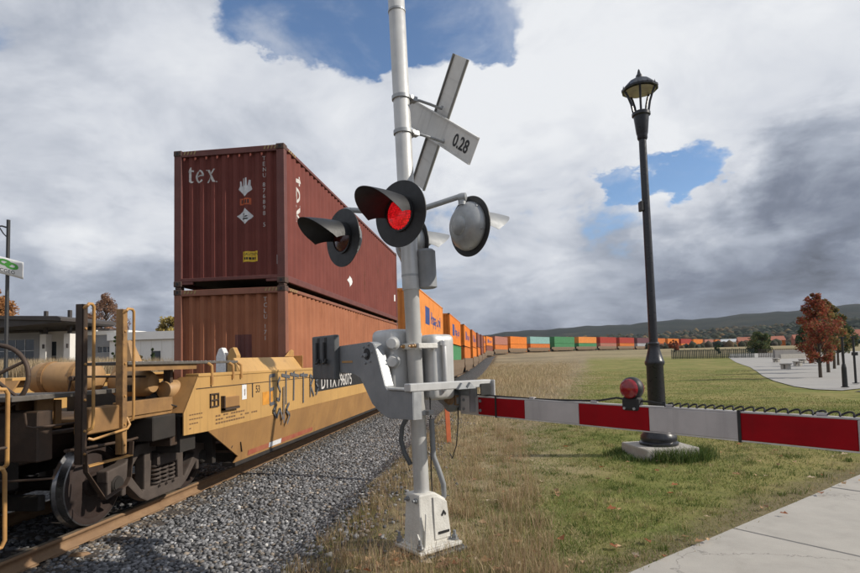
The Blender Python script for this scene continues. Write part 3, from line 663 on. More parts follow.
for i, (up, lo, _) in enumerate(stacks[:22]):
    s = 10.63+PITCH*(i+1)+(.3 if i == 0 else 0); STACK_S.append(s)
    H = 2.591; det = 1 if i < 3 else 0
    nm = ORD[i+1]
    jig = random.uniform(-.02, .02)
    LL = 12.19 if i < 8 else 14.63; s -= 0 if i < 8 else 1.2
    t, d = container(s, Z_LOW-.03, H, lo, lo, '%s lower container in the %s stack along the train' % (CNAME[lo], nm), det, LL, jig)
    t, d = container(s, Z_LOW-.03+H+.05, H, up, up, '%s upper container in the %s stack along the train' % (CNAME[up], nm), det, LL, jig)
    if up in ('c_orange', 'c_orange3', 'c_orange2') and i < 8:
        S3 = lambda s_, o, z: (CW/2-.022+o, s_, z)
        bm = shift(text_bm('Hapag-Lloyd', 1.05), 5.2, .95)
        bm_obj('lettering', drape(bm, d['sp'], S3, .006), 'hl_blue', t)
        bm = poly_bm([[(2.6, .8), (4.5, .8), (4.7, 1.85), (2.8, 1.85)]]); bm_obj('logo_block', drape(bm, d['sp'], S3, .006), 'hl_blue', t)

# ------------------------------------------------------------------ well cars
def car_side(mb_up, mb_lo, sx, y0, y1):
    """side of a well: vertical upper panel and inward-sloping lower panel; sx=+1 camera side. y0,y1 ends"""
    x = 1.485*sx; th = .02*sx; m = (y0+y1)/2
    def mir(p): return (y0+y1-p[0], p[1])
    left = [(y0+.33, 1.66), (y0, 1.21), (y0, .92), (y0+.59, .90)]
    poly = left+[mir(p) for p in left[::-1]]
    mb_up.prism(poly, x, x-th, 'x')
    lo0 = [(y0+.59, .90, x-.001*sx), (y0+1.62, .38, x-.088*sx), (y0+1.50, .30, x-.10*sx)]
    pts = lo0+[(y0+y1-a, b, c) for a, b, c in lo0[::-1]]
    n = len(pts)
    vs = [(c, a, b) for a, b, c in pts]+[(c-th, a, b) for a, b, c in pts]
    mb_lo.add(vs, [tuple(range(n)), tuple(range(n, 2*n))[::-1]]+[(i, (i+1) % n, n+(i+1) % n, n+i) for i in range(n)])
BODY_L = 16.9
def well_meshes():
    d = {}; y0, y1 = 0., BODY_L
    for sx, k in ((1, 'r'), (-1, 'l')):
        u, l = MB(), MB(); car_side(u, l, sx, y0, y1); d['up'+k] = u.mesh('side_panel', .004); d['lo'+k] = l.mesh('lower_side_panel')
        c = MB(); c.box(sx*1.485+.012*sx, sx*1.30, .33, BODY_L-.33, 1.655, 1.70); d['chord'+k] = c.mesh('top_chord', .006)
        c = MB(); c.box(sx*1.40, sx*1.18, 1.52, BODY_L-1.52, .24, .297); d['sill'+k] = c.mesh('bottom_sill', .004)
        c = MB(); c.box(sx*1.492, sx*1.486, .28, BODY_L-.28, 1.495, 1.505); d['seam'+k] = c.mesh('weld_seam')
    f = MB()
    for i in range(14): f.box(-1.25, 1.25, 1.8+i*1.02, 2.05+i*1.02, .26, .40)
    d['floor'] = f.mesh('floor_beam_grid')
    for q, (yy, sgn) in enumerate(((0, 1), (BODY_L, -1))):
        for sx in (-1, 1):
            e = MB(); x0, x1 = sx*1.484, sx*1.20
            e.add([(x0, yy, 1.21), (x1, yy, 1.21), (x1, yy+sgn*.33, 1.66), (x0, yy+sgn*.33, 1.66), (x0, yy+sgn*.03, 1.21), (x1, yy+sgn*.03, 1.21), (x1, yy+sgn*.36, 1.66), (x0, yy+sgn*.36, 1.66)],
                  [(0, 1, 2, 3), (4, 7, 6, 5), (0, 4, 5, 1), (1, 5, 6, 2), (2, 6, 7, 3), (3, 7, 4, 0)])
            d['flange%d%d' % (q, sx)] = e.mesh('end_flange')
    for q, yy, sgn in ((0, 0, 1), (1, BODY_L, -1)):
        b = MB(); b.box(-1.2, 1.2, yy+sgn*1.2, yy+sgn*1.3, .35, 1.5); d['bulk%d' % q] = b.mesh('bulkhead')
        b = MB(); b.box(-.35, .35, yy-sgn*.75, yy+sgn*1.2, .75, 1.15); b.box(-1.4, 1.4, yy+sgn*.05, yy+sgn*.4, .70, 1.15); d['sill%d' % q] = b.mesh('centre_sill')
    return d
WM = well_meshes()
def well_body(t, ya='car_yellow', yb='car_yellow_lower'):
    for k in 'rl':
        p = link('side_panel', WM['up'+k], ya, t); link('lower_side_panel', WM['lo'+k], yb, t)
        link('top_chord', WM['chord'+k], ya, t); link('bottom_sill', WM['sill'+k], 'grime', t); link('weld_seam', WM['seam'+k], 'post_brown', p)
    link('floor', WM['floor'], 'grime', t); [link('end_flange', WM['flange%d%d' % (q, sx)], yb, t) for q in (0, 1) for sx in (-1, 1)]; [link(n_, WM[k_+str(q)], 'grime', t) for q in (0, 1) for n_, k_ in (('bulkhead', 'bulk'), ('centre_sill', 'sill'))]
# --- truck (bogie), local origin at rail level under its centre
def wheel_mesh():
    w = MB()
    pr = [(.09, .06), (.13, .06), (.14, .02), (.36, -.012), (.385, .045), (.445, .05), (.46, .045), (.463, -.045), (.475, -.06), (.488, -.072), (.483, -.088), (.44, -.092), (.39, -.085), (.34, -.05), (.15, -.03), (.14, -.07), (.09, -.07)]
    w.lathe(pr, 48, (0, 0, 0), (1, 0, 0)); return w.mesh('wheel', 0, True)
def rim_mesh():
    w = MB(); w.lathe([(.405, .0515), (.446, .0525), (.4615, .0465), (.4645, -.043), (.4775, -.058), (.4905, -.071), (.4855, -.0895), (.44, -.094), (.405, -.091)], 64, (0, 0, 0), (1, 0, 0), False)
    return w.mesh('tread', 0, True)
WHEEL_ME, RIM_ME = wheel_mesh(), None
def ring_mesh():
    w = MB(); w.lathe([(.447, .052), (.4625, .0475), (.4655, -.042), (.4785, -.057), (.4915, -.071), (.4865, -.090), (.452, -.0935)], 64, (0, 0, 0), (1, 0, 0))
    me = w.mesh('tread', 0, True); bm = bmesh.new(); bm.from_mesh(me)
    bmesh.ops.delete(bm, geom=[f for f in bm.faces if len(f.verts) > 4], context='FACES'); bm.to_mesh(me); bm.free(); return me
RIM_ME = ring_mesh()
def sideframe_mesh():
    b = MB(); a = .915
    def pr(poly, x0=-.07, x1=.07): b.prism(poly, x0, x1, 'x')
    pr([(-a-.16, .50), (-a+.18, .52), (-.52, .73), (.52, .73), (a-.18, .52), (a+.16, .50), (a+.16, .64), (a-.14, .68), (.56, .86), (-.56, .86), (-a+.14, .68), (-a-.16, .64)])
    for s in (-1, 1):
        def q(poly): pr([(s*y, z) for y, z in poly])
        q([(.30, .26), (.42, .26), (.42, .76), (.27, .76)])                       # column
        q([(.42, .24), (.50, .20), (.84, .50), (.80, .57), (.72, .56)])            # tension diagonal
        q([(a-.16, .30), (a-.09, .30), (a-.09, .54), (a-.16, .54)]); q([(a+.09, .34), (a+.15, .34), (a+.15, .54), (a+.09, .54)])
    pr([(-.50, .20), (-.36, .13), (.36, .13), (.50, .20), (.44, .29), (-.44, .29)])
    return b.mesh('side_frame', .018, False, 2)
def spring_mesh():
    b = MB(); pts = [(.062*math.cos(t), .062*math.sin(t), .27+.27*t/(2*math.pi*5)) for t in np.linspace(0, 2*math.pi*5, 70)]
    b.tube(pts, .0165, 6); return b.mesh('spring', 0, True)
SF_ME, SP_ME = sideframe_mesh(), spring_mesh()
CAP_ME = MB().lathe([(.085, -.02), (.1, .0), (.1, .11), (.085, .13), (.03, .135)], 16, (0, 0, 0), (1, 0, 0)).mesh('bearing', 0, True)
BOL_ME = MB().box(-1.12, 1.12, -.21, .21, .53, .70).mesh('bolster', .02)
def truck(parent, y):
    tr = bpy.data.objects.new('truck', None); COL.objects.link(tr); tr.parent = parent; tr.location = (0, y, 0)
    for sx in (-1, 1):
        sf = link('side_frame', SF_ME, 'truck_brown', tr); sf.location = (sx*1.0, 0, 0)
        for k in (-1, 1):
            c = link('bearing', CAP_ME, 'grime', tr); c.location = (sx*(1.0-.04), k*.915, .46); c.rotation_euler = (0, 0, 0 if sx > 0 else math.pi)
        for ky in (-.15, 0, .15):
            s_ = link('spring', SP_ME, 'truck_brown', tr); s_.location = (sx*1.03, ky, 0)
        for k in (-1, 1):
            w = link('wheel', WHEEL_ME, 'wheel_brown', tr); w.location = (sx*.735, k*.915, .465); w.rotation_euler = (0, 0, 0 if sx > 0 else math.pi)
    for k in (-1, 1):
        link('axle', AX_ME, 'grime', tr).location = (0, k*.915, .465)
    link('bolster', BOL_ME, 'truck_brown', tr)
    return tr
AX_ME = MB().lathe([(.08, -1.1), (.08, 1.1)], 12, (0, 0, 0), (1, 0, 0)).mesh('axle', 0, True)
TREADED = []
Y0 = 6.60                                       # near end of the first well's side panel
c1 = thing('well_car', 'yellow well car at the left carrying the tex container, truck and ladder exposed', 'rail car', (XC, Y0, 0), 0, 'well cars of the train')
well_body(c1)
def near_car(t):
    """end platform, ladder, brake gear, markings. local y = world Y - Y0; local x = world X - XC"""
    X = lambda x: x-XC
    Y = lambda y: y-Y0
    tr = truck(t, Y(6.84))
    for w in [o for o in tr.children if o.name.startswith('wheel')]:
        r_ = link('tread', RIM_ME, 'wheel_tread', tr); r_.location = w.location; r_.rotation_euler = w.rotation_euler
    # platform structure
    mb = MB(); mb.box(-1.25, 1.25, Y(4.62), Y(4.80), .95, 1.42); mb.box(-.36, .36, Y(4.62), Y(7.9), .78, 1.2); mb.box(-1.36, 1.36, Y(6.52), Y(6.95), .80, 1.12)
    mb.build('end_beam', 'post_brown', t, .012)
    mb = MB(); mb.box(-1.40, 1.40, Y(6.1), Y(6.56), .92, 1.21); mb.build('body_bolster', 'grime', t, .012)
    mb = MB(); mb.box(X(-4.22), X(-6.8), Y(5.6), Y(6.62), 1.205, 1.25); mb.box(X(-4.20), X(-4.3), Y(5.62), Y(6.6), 1.25, 1.42); mb.build('platform_deck', 'deck_yellow', t, .008)
    mb = MB(); mb.box(X(-4.24), X(-4.40), Y(4.30), Y(5.74), 1.53, 1.575); mb.box(X(-4.40), X(-5.2), Y(4.35), Y(5.3), 1.535, 1.565); mb.build('crossover_platform', 'grating', t, .005)
    mb = MB()
    for k in range(7): mb.box(X(-4.46-.2*k), X(-4.50-.2*k), Y(4.8), Y(5.0), 1.30, 1.53)
    mb.box(X(-4.44), X(-6.6), Y(5.0), Y(5.08), 1.22, 1.50); mb.build('platform_bracket', 'deck_yellow', t, .005)
    mb = MB(); mb.tube([(X(-4.26), Y(4.45), 1.42), (X(-4.26), Y(4.47), 1.30), (X(-4.24), Y(4.52), 1.28), (X(-4.24), Y(5.05), 1.27), (X(-4.26), Y(5.08), 1.36)], .012, 8); mb.build('grab_iron', 'post_brown', t, 0, True)
    # coupler
    mb = MB(); mb.prism([(-.14, Y(4.7)), (.14, Y(4.7)), (.16, Y(4.1)), (.25, Y(3.95)), (.2, Y(3.72)), (.02, Y(3.75)), (-.05, Y(3.9)), (-.22, Y(3.8)), (-.24, Y(3.98)), (-.14, Y(4.15))], .72, .98, 'z'); mb.build('coupler', 'grime', t, .02)
    # ladder posts (angle sections) and round hand rails
    for a, b, pm in ((4.875, 4.945, 'post_brown'), (5.445, 5.525, 'ladder_yellow')):
        mb = MB(); mb.box(X(-4.06), X(-4.05), Y(a), Y(b), .88, 2.44); mb.box(X(-4.05), X(-4.13), Y(a), Y(a+.012), .88, 2.44); p = mb.build('ladder_post', pm, t, .004)
        hb = MB()
        for z in (.98, 1.2, 1.5, 1.85, 2.2): hb.lathe([(.014, 0), (.012, .012), (.004, .014)], 8, (X(-4.05), Y((a+b)/2), z), (1, 0, 0))
        hb.build('bolt', 'rail_yellow', p, 0, True)
    for a, b, zb in ((4.90, 4.985, 1.22), (5.47, 5.585, 1.24)):
        x = X(-4.02); mb = MB()
        mb.tube([(X(-4.06), Y(a-.01), 2.40), (x, Y(a), 2.425), (x, Y(a+.02), 2.445), (x, Y(b-.025), 2.445), (x, Y(b), 2.42), (x, Y(b+.004), zb+.05), (x-.01, Y(b+.004), zb), (X(-4.07), Y(b), zb-.02)], .0155, 10); mb.build('hand_rail', 'rail_yellow', t, 0, True)
    mb = MB(); mb.tube([(X(-4.06), Y(4.97), 1.12), (X(-4.03), Y(5.0), 1.105), (X(-4.03), Y(5.50), 1.15), (X(-4.03), Y(5.54), 1.19), (X(-4.06), Y(5.53), 1.27)], .014, 8); mb.build('grab_iron', 'rail_yellow', t, 0, True)
    mb = MB(); mb.box(X(-4.085), X(-4.25), Y(5.0), Y(5.46), 1.15, 1.41); mb.build('side_board', 'deck_yellow', t, .012)
    # sill step: flat bar bent to a U, with a tread bar
    mb = MB(); path = [(4.92, .98), (4.935, .80), (5.19, .475), (5.50, .545), (5.565, .62), (5.60, 1.0)]
    for (ya, za), (yb, zb) in zip(path[:-1], path[1:]): mb.bar((X(-4.05), Y(ya), za), (X(-4.05), Y(yb), zb), .055, .012, (0, -(zb-za), (yb-ya)))
    mb.build('sill_step', 'post_brown', t, .002)
    mb = MB(); mb.box(X(-4.02), X(-4.09), Y(4.94), Y(5.585), .845, .858); mb.build('step_tread', 'rail_yellow', t)
    # air reservoir lying across the platform, straps and pipe
    mb = MB(); prf = [(.02, -.47), (.11, -.455), (.175, -.41), (.205, -.33), (.21, .33), (.175, .41), (.11, .455), (.02, .47)]
    mb.lathe(prf, 28, (X(-5.50), Y(6.36), 1.69), (1, 0, 0)); tk = mb.build('air_reservoir', 'tank_yellow', t, 0, True)
    for k in (-.2, .22): mb = MB(); mb.lathe([(.216, k-.03), (.216, k+.03)], 28, (X(-5.5), Y(6.36), 1.69), (1, 0, 0)); mb.build('strap', 'deck_yellow', tk)
    mb = MB(); mb.tube([(X(-5.28), Y(6.14), 1.54), (X(-5.22), Y(6.1), 1.66), (X(-5.15), Y(6.1), 1.71), (X(-4.6), Y(6.1), 1.70), (X(-4.3), Y(6.2), 1.69)], .014, 8); mb.lathe([(.03, -.03), (.03, .03)], 8, (X(-5.2), Y(6.1), 1.69), (0, 1, 0)); mb.build('air_pipe', 'post_brown', t, 0, True)
    mb = MB(); mb.lathe([(.02, -.3), (.12, -.28), (.17, -.2), (.17, .2), (.12, .28), (.02, .3)], 24, (X(-4.75), Y(6.6), 1.60), (1, 0, 0)); mb.build('auxiliary_reservoir', 'tank_yellow', t, 0, True)
    mb = MB(); mb.lathe([(.02, -.27), (.11, -.26), (.13, -.22), (.13, .2), (.09, .25), (.09, .4)], 24, (X(-4.36), Y(6.95), 1.50), (.12, 1, 0)); mb.build('brake_cylinder', 'tank_yellow', t, 0, True)
    mb = MB(); mb.box(X(-5.95), X(-6.25), Y(5.7), Y(5.95), 1.25, 1.72); mb.box(X(-5.6), X(-5.8), Y(5.6), Y(5.75), 1.25, 1.55); mb.build('valve_bracket', 'tank_yellow', t, .015)
    mb = MB(); rr = random.Random(4)
    for k in range(16):
        cx, cy, cz = X(-4.25-rr.random()*.9), Y(6.35+rr.random()*.9), 1.27+rr.random()*.3; mb.box(cx-.05, cx+.05*rr.random(), cy-.05, cy+.04, cz-.05, cz+.06*rr.random())
        mb.tube([(cx, cy, cz), (cx+.1, cy+.05, cz+.02), (cx+.16, cy+.25, cz-.05)], .012, 6)
    mb.build('brake_piping', 'grime', t, .004)
    mb = MB(); mb.box(X(-4.235), X(-4.25), Y(5.95), Y(6.2), 1.30, 1.34); mb.build('builder_plate', 'dark_print_and_holes', t)
    for x_, dy in ((-4.9, .0), (-5.3, .1)):
        mb = MB(); mb.tube([(X(x_), Y(4.66), .95), (X(x_)+.02, Y(4.5+dy), .86), (X(x_)+.03, Y(4.32+dy), .62), (X(x_)+.01, Y(4.15), .52), (X(x_), Y(3.98), .58)], .026, 8); mb.lathe([(.036, 0), (.036, .05)], 8, (X(x_), Y(4.64), .955), (0, -.8, -.6)); mb.build('brake_hose', 'rubber', t, 0, True)
    mb = MB(); mb.tube([(X(-4.2), Y(4.85), 1.02), (X(-4.35), Y(5.2), .98), (X(-4.35), Y(6.0), .96), (X(-4.3), Y(6.5), 1.0)], .016, 8); mb.tube([(X(-4.62), Y(4.85), 1.16), (X(-4.62), Y(6.2), 1.14)], .022, 8); mb.build('train_line_pipe', 'post_brown', t, 0, True)
    mb = MB(); mb.tube([(X(-4.12), Y(4.70), .93), (X(-4.16), Y(4.66), .80), (X(-4.6), Y(4.6), .78), (X(-5.2), Y(4.55), .84)], .013, 8); mb.build('uncoupling_lever', 'post_brown', t, 0, True)
    # pointed stacking guide beside the reservoir
    mb = MB(); mb.add([(X(-5.62), Y(7.2), 1.6), (X(-5.1), Y(7.2), 1.6), (X(-5.1), Y(7.5), 1.6), (X(-5.62), Y(7.5), 1.6), (X(-5.40), Y(7.3), 2.20), (X(-5.32), Y(7.3), 2.20), (X(-5.32), Y(7.4), 2.20), (X(-5.40), Y(7.4), 2.20)], [(0, 3, 2, 1), (4, 5, 6, 7), (0, 1, 5, 4), (1, 2, 6, 5), (2, 3, 7, 6), (3, 0, 4, 7)]); mb.build('guide_hump', 'tank_yellow', t, .03)
    # walkway along the platform's edge with its yellow angle, and three hanging brackets
    mb = MB(); mb.box(X(-4.10), X(-4.62), Y(5.60), Y(8.16), 1.835, 1.87); w = mb.build('walkway', 'grating', t, .004)
    mb = MB(); mb.box(X(-4.14), X(-4.16), Y(5.6), Y(7.05), 1.765, 1.833); mb.build('walkway_edge', 'deck_yellow', w)
    mb = MB()
    for k in range(22): mb.box(X(-4.12), X(-4.60), Y(5.66+k*.113), Y(5.68+k*.113), 1.87, 1.874)
    mb.build('grating_bars', 'mullion', w)
    for y, z in ((7.26, 1.53), (7.87, 1.60), (8.13, 1.60)):
        mb = MB(); mb.tube([(X(-4.09), Y(y), 1.835), (X(-4.035), Y(y), 1.80), (X(-4.03), Y(y), z+.05), (X(-4.035), Y(y), z)], .022, 8); mb.build('walkway_bracket', 'rail_yellow', t, 0, True)
    for y in (5.8, 6.7): mb = MB(); mb.box(X(-4.3), X(-4.4), Y(y), Y(y+.06), 1.24, 1.835); mb.build('walkway_post', 'post_brown', t, .004)
    # boxes, brake beams and sheets added to darken the space under the platform
    mb = MB(); mb.box(-.42, .42, Y(4.3), Y(5.3), .55, 1.0); mb.build('dark_centre_box', 'grime', t, .02)
    for yy in (5.35, 8.1): mb = MB(); mb.box(-.6, .6, Y(yy), Y(yy+.09), .30, .46); mb.build('brake_beam', 'grime', t, .01)
    mb = MB(); mb.box(-1.30, -1.2, Y(4.62), Y(8.1), .55, 1.2); mb.build('far_side_light_block', 'grime', t, .01)
    mb = MB(); mb.box(-.62, -.56, Y(4.62), Y(8.1), .45, 1.2); mb.build('centre_light_block', 'grime', t, .01)
    # raised container guide plate along the top of the side
    for sx in (1,):
        xo, xi = X(-4.07), X(-4.24)
        mb = MB(); mb.add([(xo, Y(8.17), 1.70), (xo, Y(10.86), 1.70), (xi, Y(10.84), 1.935), (xi, Y(8.30), 1.915), (xo-.02, Y(8.17), 1.70), (xo-.02, Y(10.86), 1.70), (xi-.02, Y(10.84), 1.935), (xi-.02, Y(8.30), 1.915)], [(0, 1, 2, 3), (4, 7, 6, 5), (0, 4, 5, 1), (1, 5, 6, 2), (2, 6, 7, 3), (3, 7, 4, 0)])
        mb.build('guide_plate', 'car_yellow', t)
        mb = MB(); mb.box(X(-4.06), X(-4.26), Y(10.862), Y(10.885), 1.69, 1.96); mb.prism([(Y(10.40), 1.94), (Y(10.86), 1.94), (Y(10.86), 2.06), (Y(10.75), 2.09), (Y(10.6), 2.04)], X(-4.24), X(-4.26), 'x'); mb.build('guide_end', 'rail_yellow', t, .004)
    for x, m in ((-5.14, 'label_white'), (-4.92, 'car_yellow')):
        mb = MB(); mb.prism([(X(x)-.10, 1.45), (X(x)+.10, 1.45), (X(x)+.10, 1.98), (X(x)+.03, 2.13), (X(x)-.04, 2.10), (X(x)-.09, 1.96)], Y(9.55), Y(9.70), 'y'); mb.build('container_guide', m, t, .01)
    mb = MB(); mb.box(X(-4.3), X(-6.75), Y(8.3), Y(9.5), 1.40, 1.50); mb.build('well_end_deck', 'grime', t, .01)
    # ---- marks on the camera-side panel (x = -4.05)
    px = X(-4.05)+.0035
    def onpanel(name, bm, m, y, z, par=None, dx=0.):
        for v in bm.verts: v.co = Vector((px+dx, Y(y)+v.co.x, z+v.co.y))
        return bm_obj(name, bm, m, par or t)
    def rect(w, h): return poly_bm([[(0, 0), (w, 0), (w, h), (0, h)]])
    onpanel('number_board', rect(5.3, .40), 'dark_print_and_holes', 11.55, 1.17)
    onpanel('lettering', text_bm('DTTX 796075', .43), 'stencil_white', 11.95, 1.215, None, .003)
    onpanel('lettering', text_bm('53', .17), 'dark_print_and_holes', 8.66, 1.34)
    onpanel('mark_bar', rect(.035, .23), 'dark_print_and_holes', 8.53, 1.27)
    onpanel('paper_tag', rect(.155, .23), 'label_white', 8.18, 1.26); onpanel('tag_print', rect(.02, .1), 'faint_print', 8.26, 1.32, None, .003)
    onpanel('orange_patch', rect(.42, .22), 'orange_patch', 8.92, 1.11)
    for k, (w, m) in enumerate(((.36, 0), (.33, 0), (.26, 0), (.1, 0))):
        for j in range(int(w/.055)): onpanel('stencil_mark', rect(.038, .016), 'faint_print', 6.72+j*.055, 1.16-.058*k)
    for k, w in enumerate((.95, 1.35, .95)):
        for j in range(int(w/.075)): 
            if random.random() < .88: onpanel('stencil_mark', rect(.055, .024), 'faint_print', 7.38+j*.075, 1.075-.052*k)
    # card holder frame and routing box
    mb = MB()
    for y in (7.22, 7.325, 7.43): mb.box(px, px+.018, Y(y), Y(y+.02), 1.22, 1.41)
    for z in (1.22, 1.31, 1.395): mb.box(px+.001, px+.016, Y(7.22), Y(7.45), z, z+.018)
    mb.build('card_holder', 'post_brown', t)
    mb = MB(); mb.box(px, px+.05, Y(7.56), Y(8.0), 1.185, 1.335); mb.build('routing_box', 'car_yellow_lower', t, .006)
    mb = MB(); mb.box(px, px+.055, Y(7.53), Y(7.56), 1.15, 1.36); mb.box(px, px+.055, Y(7.53), Y(8.0), 1.15, 1.183); mb.build('routing_box_frame', 'post_brown', t)
    # red and white reflective strip along the lower edge
    def lower(y, z):  return (1.485-.10*(.9-z)/.6+.004)
    for ya, yb, m in ((8.55, 9.35, 'red_reflector'), (9.36, 9.9, 'label_white'), (9.91, 11.6, 'red_reflector')):
        mb = MB(); mb.add([(lower(0, .335), Y(ya), .335), (lower(0, .335), Y(yb), .335), (lower(0, .42), Y(yb), .42), (lower(0, .42), Y(ya), .42)], [(0, 1, 2, 3)]); mb.build('reflective_strip', m, t)
    # spray-painted scrawl in brush strokes
    strokes = [[(.0, 0), (0, .55)], [(0, .55), (.3, .56)], [(0, .28), (.22, .3)], [(.02, 0), (.28, .02)],
               [(.6, .5), (.45, .38), (.62, .22), (.55, .05), (.4, .08)], [(.72, .55), (1.25, .5)], [(1.0, .62), (.98, -.05)], [(1.3, .56), (1.9, .5)], [(1.55, .6), (1.5, .0)],
               [(2.0, .52), (2.6, .5)], [(2.25, .56), (2.22, -.1)], [(2.8, .5), (2.8, .0)], [(2.8, .5), (3.05, .42), (2.82, .25), (3.1, 0)], [(3.5, .42), (3.25, .32), (3.5, .18), (3.3, .02)],
               [(.35, -.02), (.15, -.14), (.35, -.28), (.55, -.12), (.72, -.34)], [(1.15, -.05), (.95, -.18), (1.18, -.3), (1.0, -.46)], [(.8, .3), (.78, -.42)]]
    for st in strokes:
        mb = MB(); k = len(st)
        for (a, b), (c, d_) in zip(st[:-1], st[1:]):
            v = Vector((c-a, d_-b)); n = Vector((-v.y, v.x)).normalized()*.034; e = v.normalized()*.012
            mb.add([(0, a-e.x-n.x, b-e.y-n.y), (0, c+e.x-n.x, d_+e.y-n.y), (0, c+e.x+n.x, d_+e.y+n.y), (0, a-e.x+n.x, b-e.y+n.y)], [(0, 1, 2, 3)])
        o = mb.build('spray_stroke', 'graffiti', t); o.location = (px+.002+.0012*(strokes.index(st)), Y(9.22), 1.10); o.scale = (1, .72, .9)
    mb = MB(); mb.bar((1.42, Y(7.95), .55), (1.43, Y(8.15), .82), .02, .02); mb.bar((1.42, Y(8.3), .44), (1.44, Y(8.22), .6), .015, .015); mb.build('release_rod', 'grime', t)
near_car(c1)
# neighbouring car: only its corner enters at the left edge
c0 = thing('well_car', 'brown and yellow rail car with brake wheel cut off by the left edge', 'rail car', (XC, 3.98-1.98-BODY_L, 0), 0, 'well cars of the train')
well_body(c0)
def neighbour(t):
    X = lambda x: x-XC
    Y = lambda y: y-(3.98-1.98-BODY_L)
    truck(t, Y(1.9))
    mb = MB(); mb.box(-1.25, 1.25, Y(3.7), Y(3.86), .95, 1.42); mb.box(-.36, .36, Y(.5), Y(3.9), .78, 1.2); mb.box(-1.36, 1.36, Y(2.1), Y(3.7), 1.21, 1.26); mb.build('end_beam', 'post_brown', t, .012)
    mb = MB(); mb.tube([(X(-4.08), Y(3.90), 1.60), (X(-4.0), Y(3.905), 1.645), (X(-4.0), Y(3.93), 1.66), (X(-4.0), Y(3.99), 1.655), (X(-4.0), Y(4.015), 1.62), (X(-4.0), Y(4.02), 1.05), (X(-4.03), Y(4.02), 1.02), (X(-4.08), Y(4.01), 1.02)], .0165, 10); mb.build('hand_rail', 'rail_yellow', t, 0, True)
    mb = MB(); mb.tube([(X(-4.02), Y(3.90), 1.03), (X(-4.0), Y(3.98), 1.02), (X(-4.0), Y(4.0), .98), (X(-4.0), Y(4.01), .45), (X(-4.01), Y(3.99), .40), (X(-4.02), Y(3.5), .38)], .0165, 10); mb.build('sill_step', 'rail_yellow', t, 0, True)
    mb = MB(); mb.tube([(X(-4.02), Y(3.86), 1.185), (X(-4.0), Y(4.015), 1.185)], .013, 8); mb.box(X(-4.06), X(-4.09), Y(3.5), Y(3.95), .9, 1.6); mb.build('corner_plate', 'post_brown', t)
    # brake wheel facing along the track: rim, spokes, hub on a mast
    bw = bpy.data.objects.new('brake_wheel', None); COL.objects.link(bw); bw.parent = t; bw.location = (X(-4.60), Y(4.50), 1.75); bw.rotation_euler = (0, 0, R(8))
    mb = MB(); N_ = 40; mb2 = [(.29*math.cos(2*math.pi*k/N_), 0, .29*math.sin(2*math.pi*k/N_)) for k in range(N_+1)]; mb.tube(mb2, .021, 10, False); mb.build('rim', 'post_brown', bw, 0, True)
    for k in range(5):
        a = 2*math.pi*k/5+.5; mb = MB(); mb.tube([(.04*math.cos(a), -.05, .04*math.sin(a)), (.16*math.cos(a), -.03, .16*math.sin(a)), (.285*math.cos(a), 0, .285*math.sin(a))], [.018, .016, .014], 8); mb.build('spoke', 'post_brown', bw, 0, True)
    mb = MB(); mb.lathe([(.05, -.08), (.055, -.03), (.03, .01)], 14, (0, 0, 0), (0, 1, 0)); mb.tube([(0, -.06, 0), (0, -.75, 0)], .025, 8); mb.build('hub', 'post_brown', bw, 0, True)
    mb = MB(); mb.box(X(-4.7), X(-4.95), Y(3.72), Y(3.95), 1.26, 2.0); mb.build('brake_housing', 'post_brown', t, .02)
    mb = MB(); mb.prism([(X(-4.6), 1.42), (X(-4.35), 1.42), (X(-4.35), 1.62), (X(-4.42), 1.72), (X(-4.55), 1.72)], Y(3.6), Y(3.66), 'y'); mb.build('end_bracket', 'car_yellow_lower', t, .01)
neighbour(c0)
for i in range(22):
    s = Y0+PITCH*(i+1)+.3
    x, y, z, a = on_track(s+BODY_L/2)
    t = thing('well_car', 'yellow well car under the %s container stack along the train' % ORD[i+1], 'rail car', (x+math.sin(a)*BODY_L/2, y-math.cos(a)*BODY_L/2, z), a, 'well cars of the train')
    if i < 3: well_body(t, 'car_brown', 'car_brown'); truck(t, -.55)
    else:
        for k in 'rl':
            link('side_panel', WM['up'+k], 'car_brown', t); link('lower_side_panel', WM['lo'+k], 'car_brown', t)
        [link(n_, WM[k_+str(q)], 'grime', t) for q in (0, 1) for n_, k_ in (('bulkhead', 'bulk'), ('centre_sill', 'sill'))]; link('floor', WM['floor'], 'grime', t); truck(t, -.55)

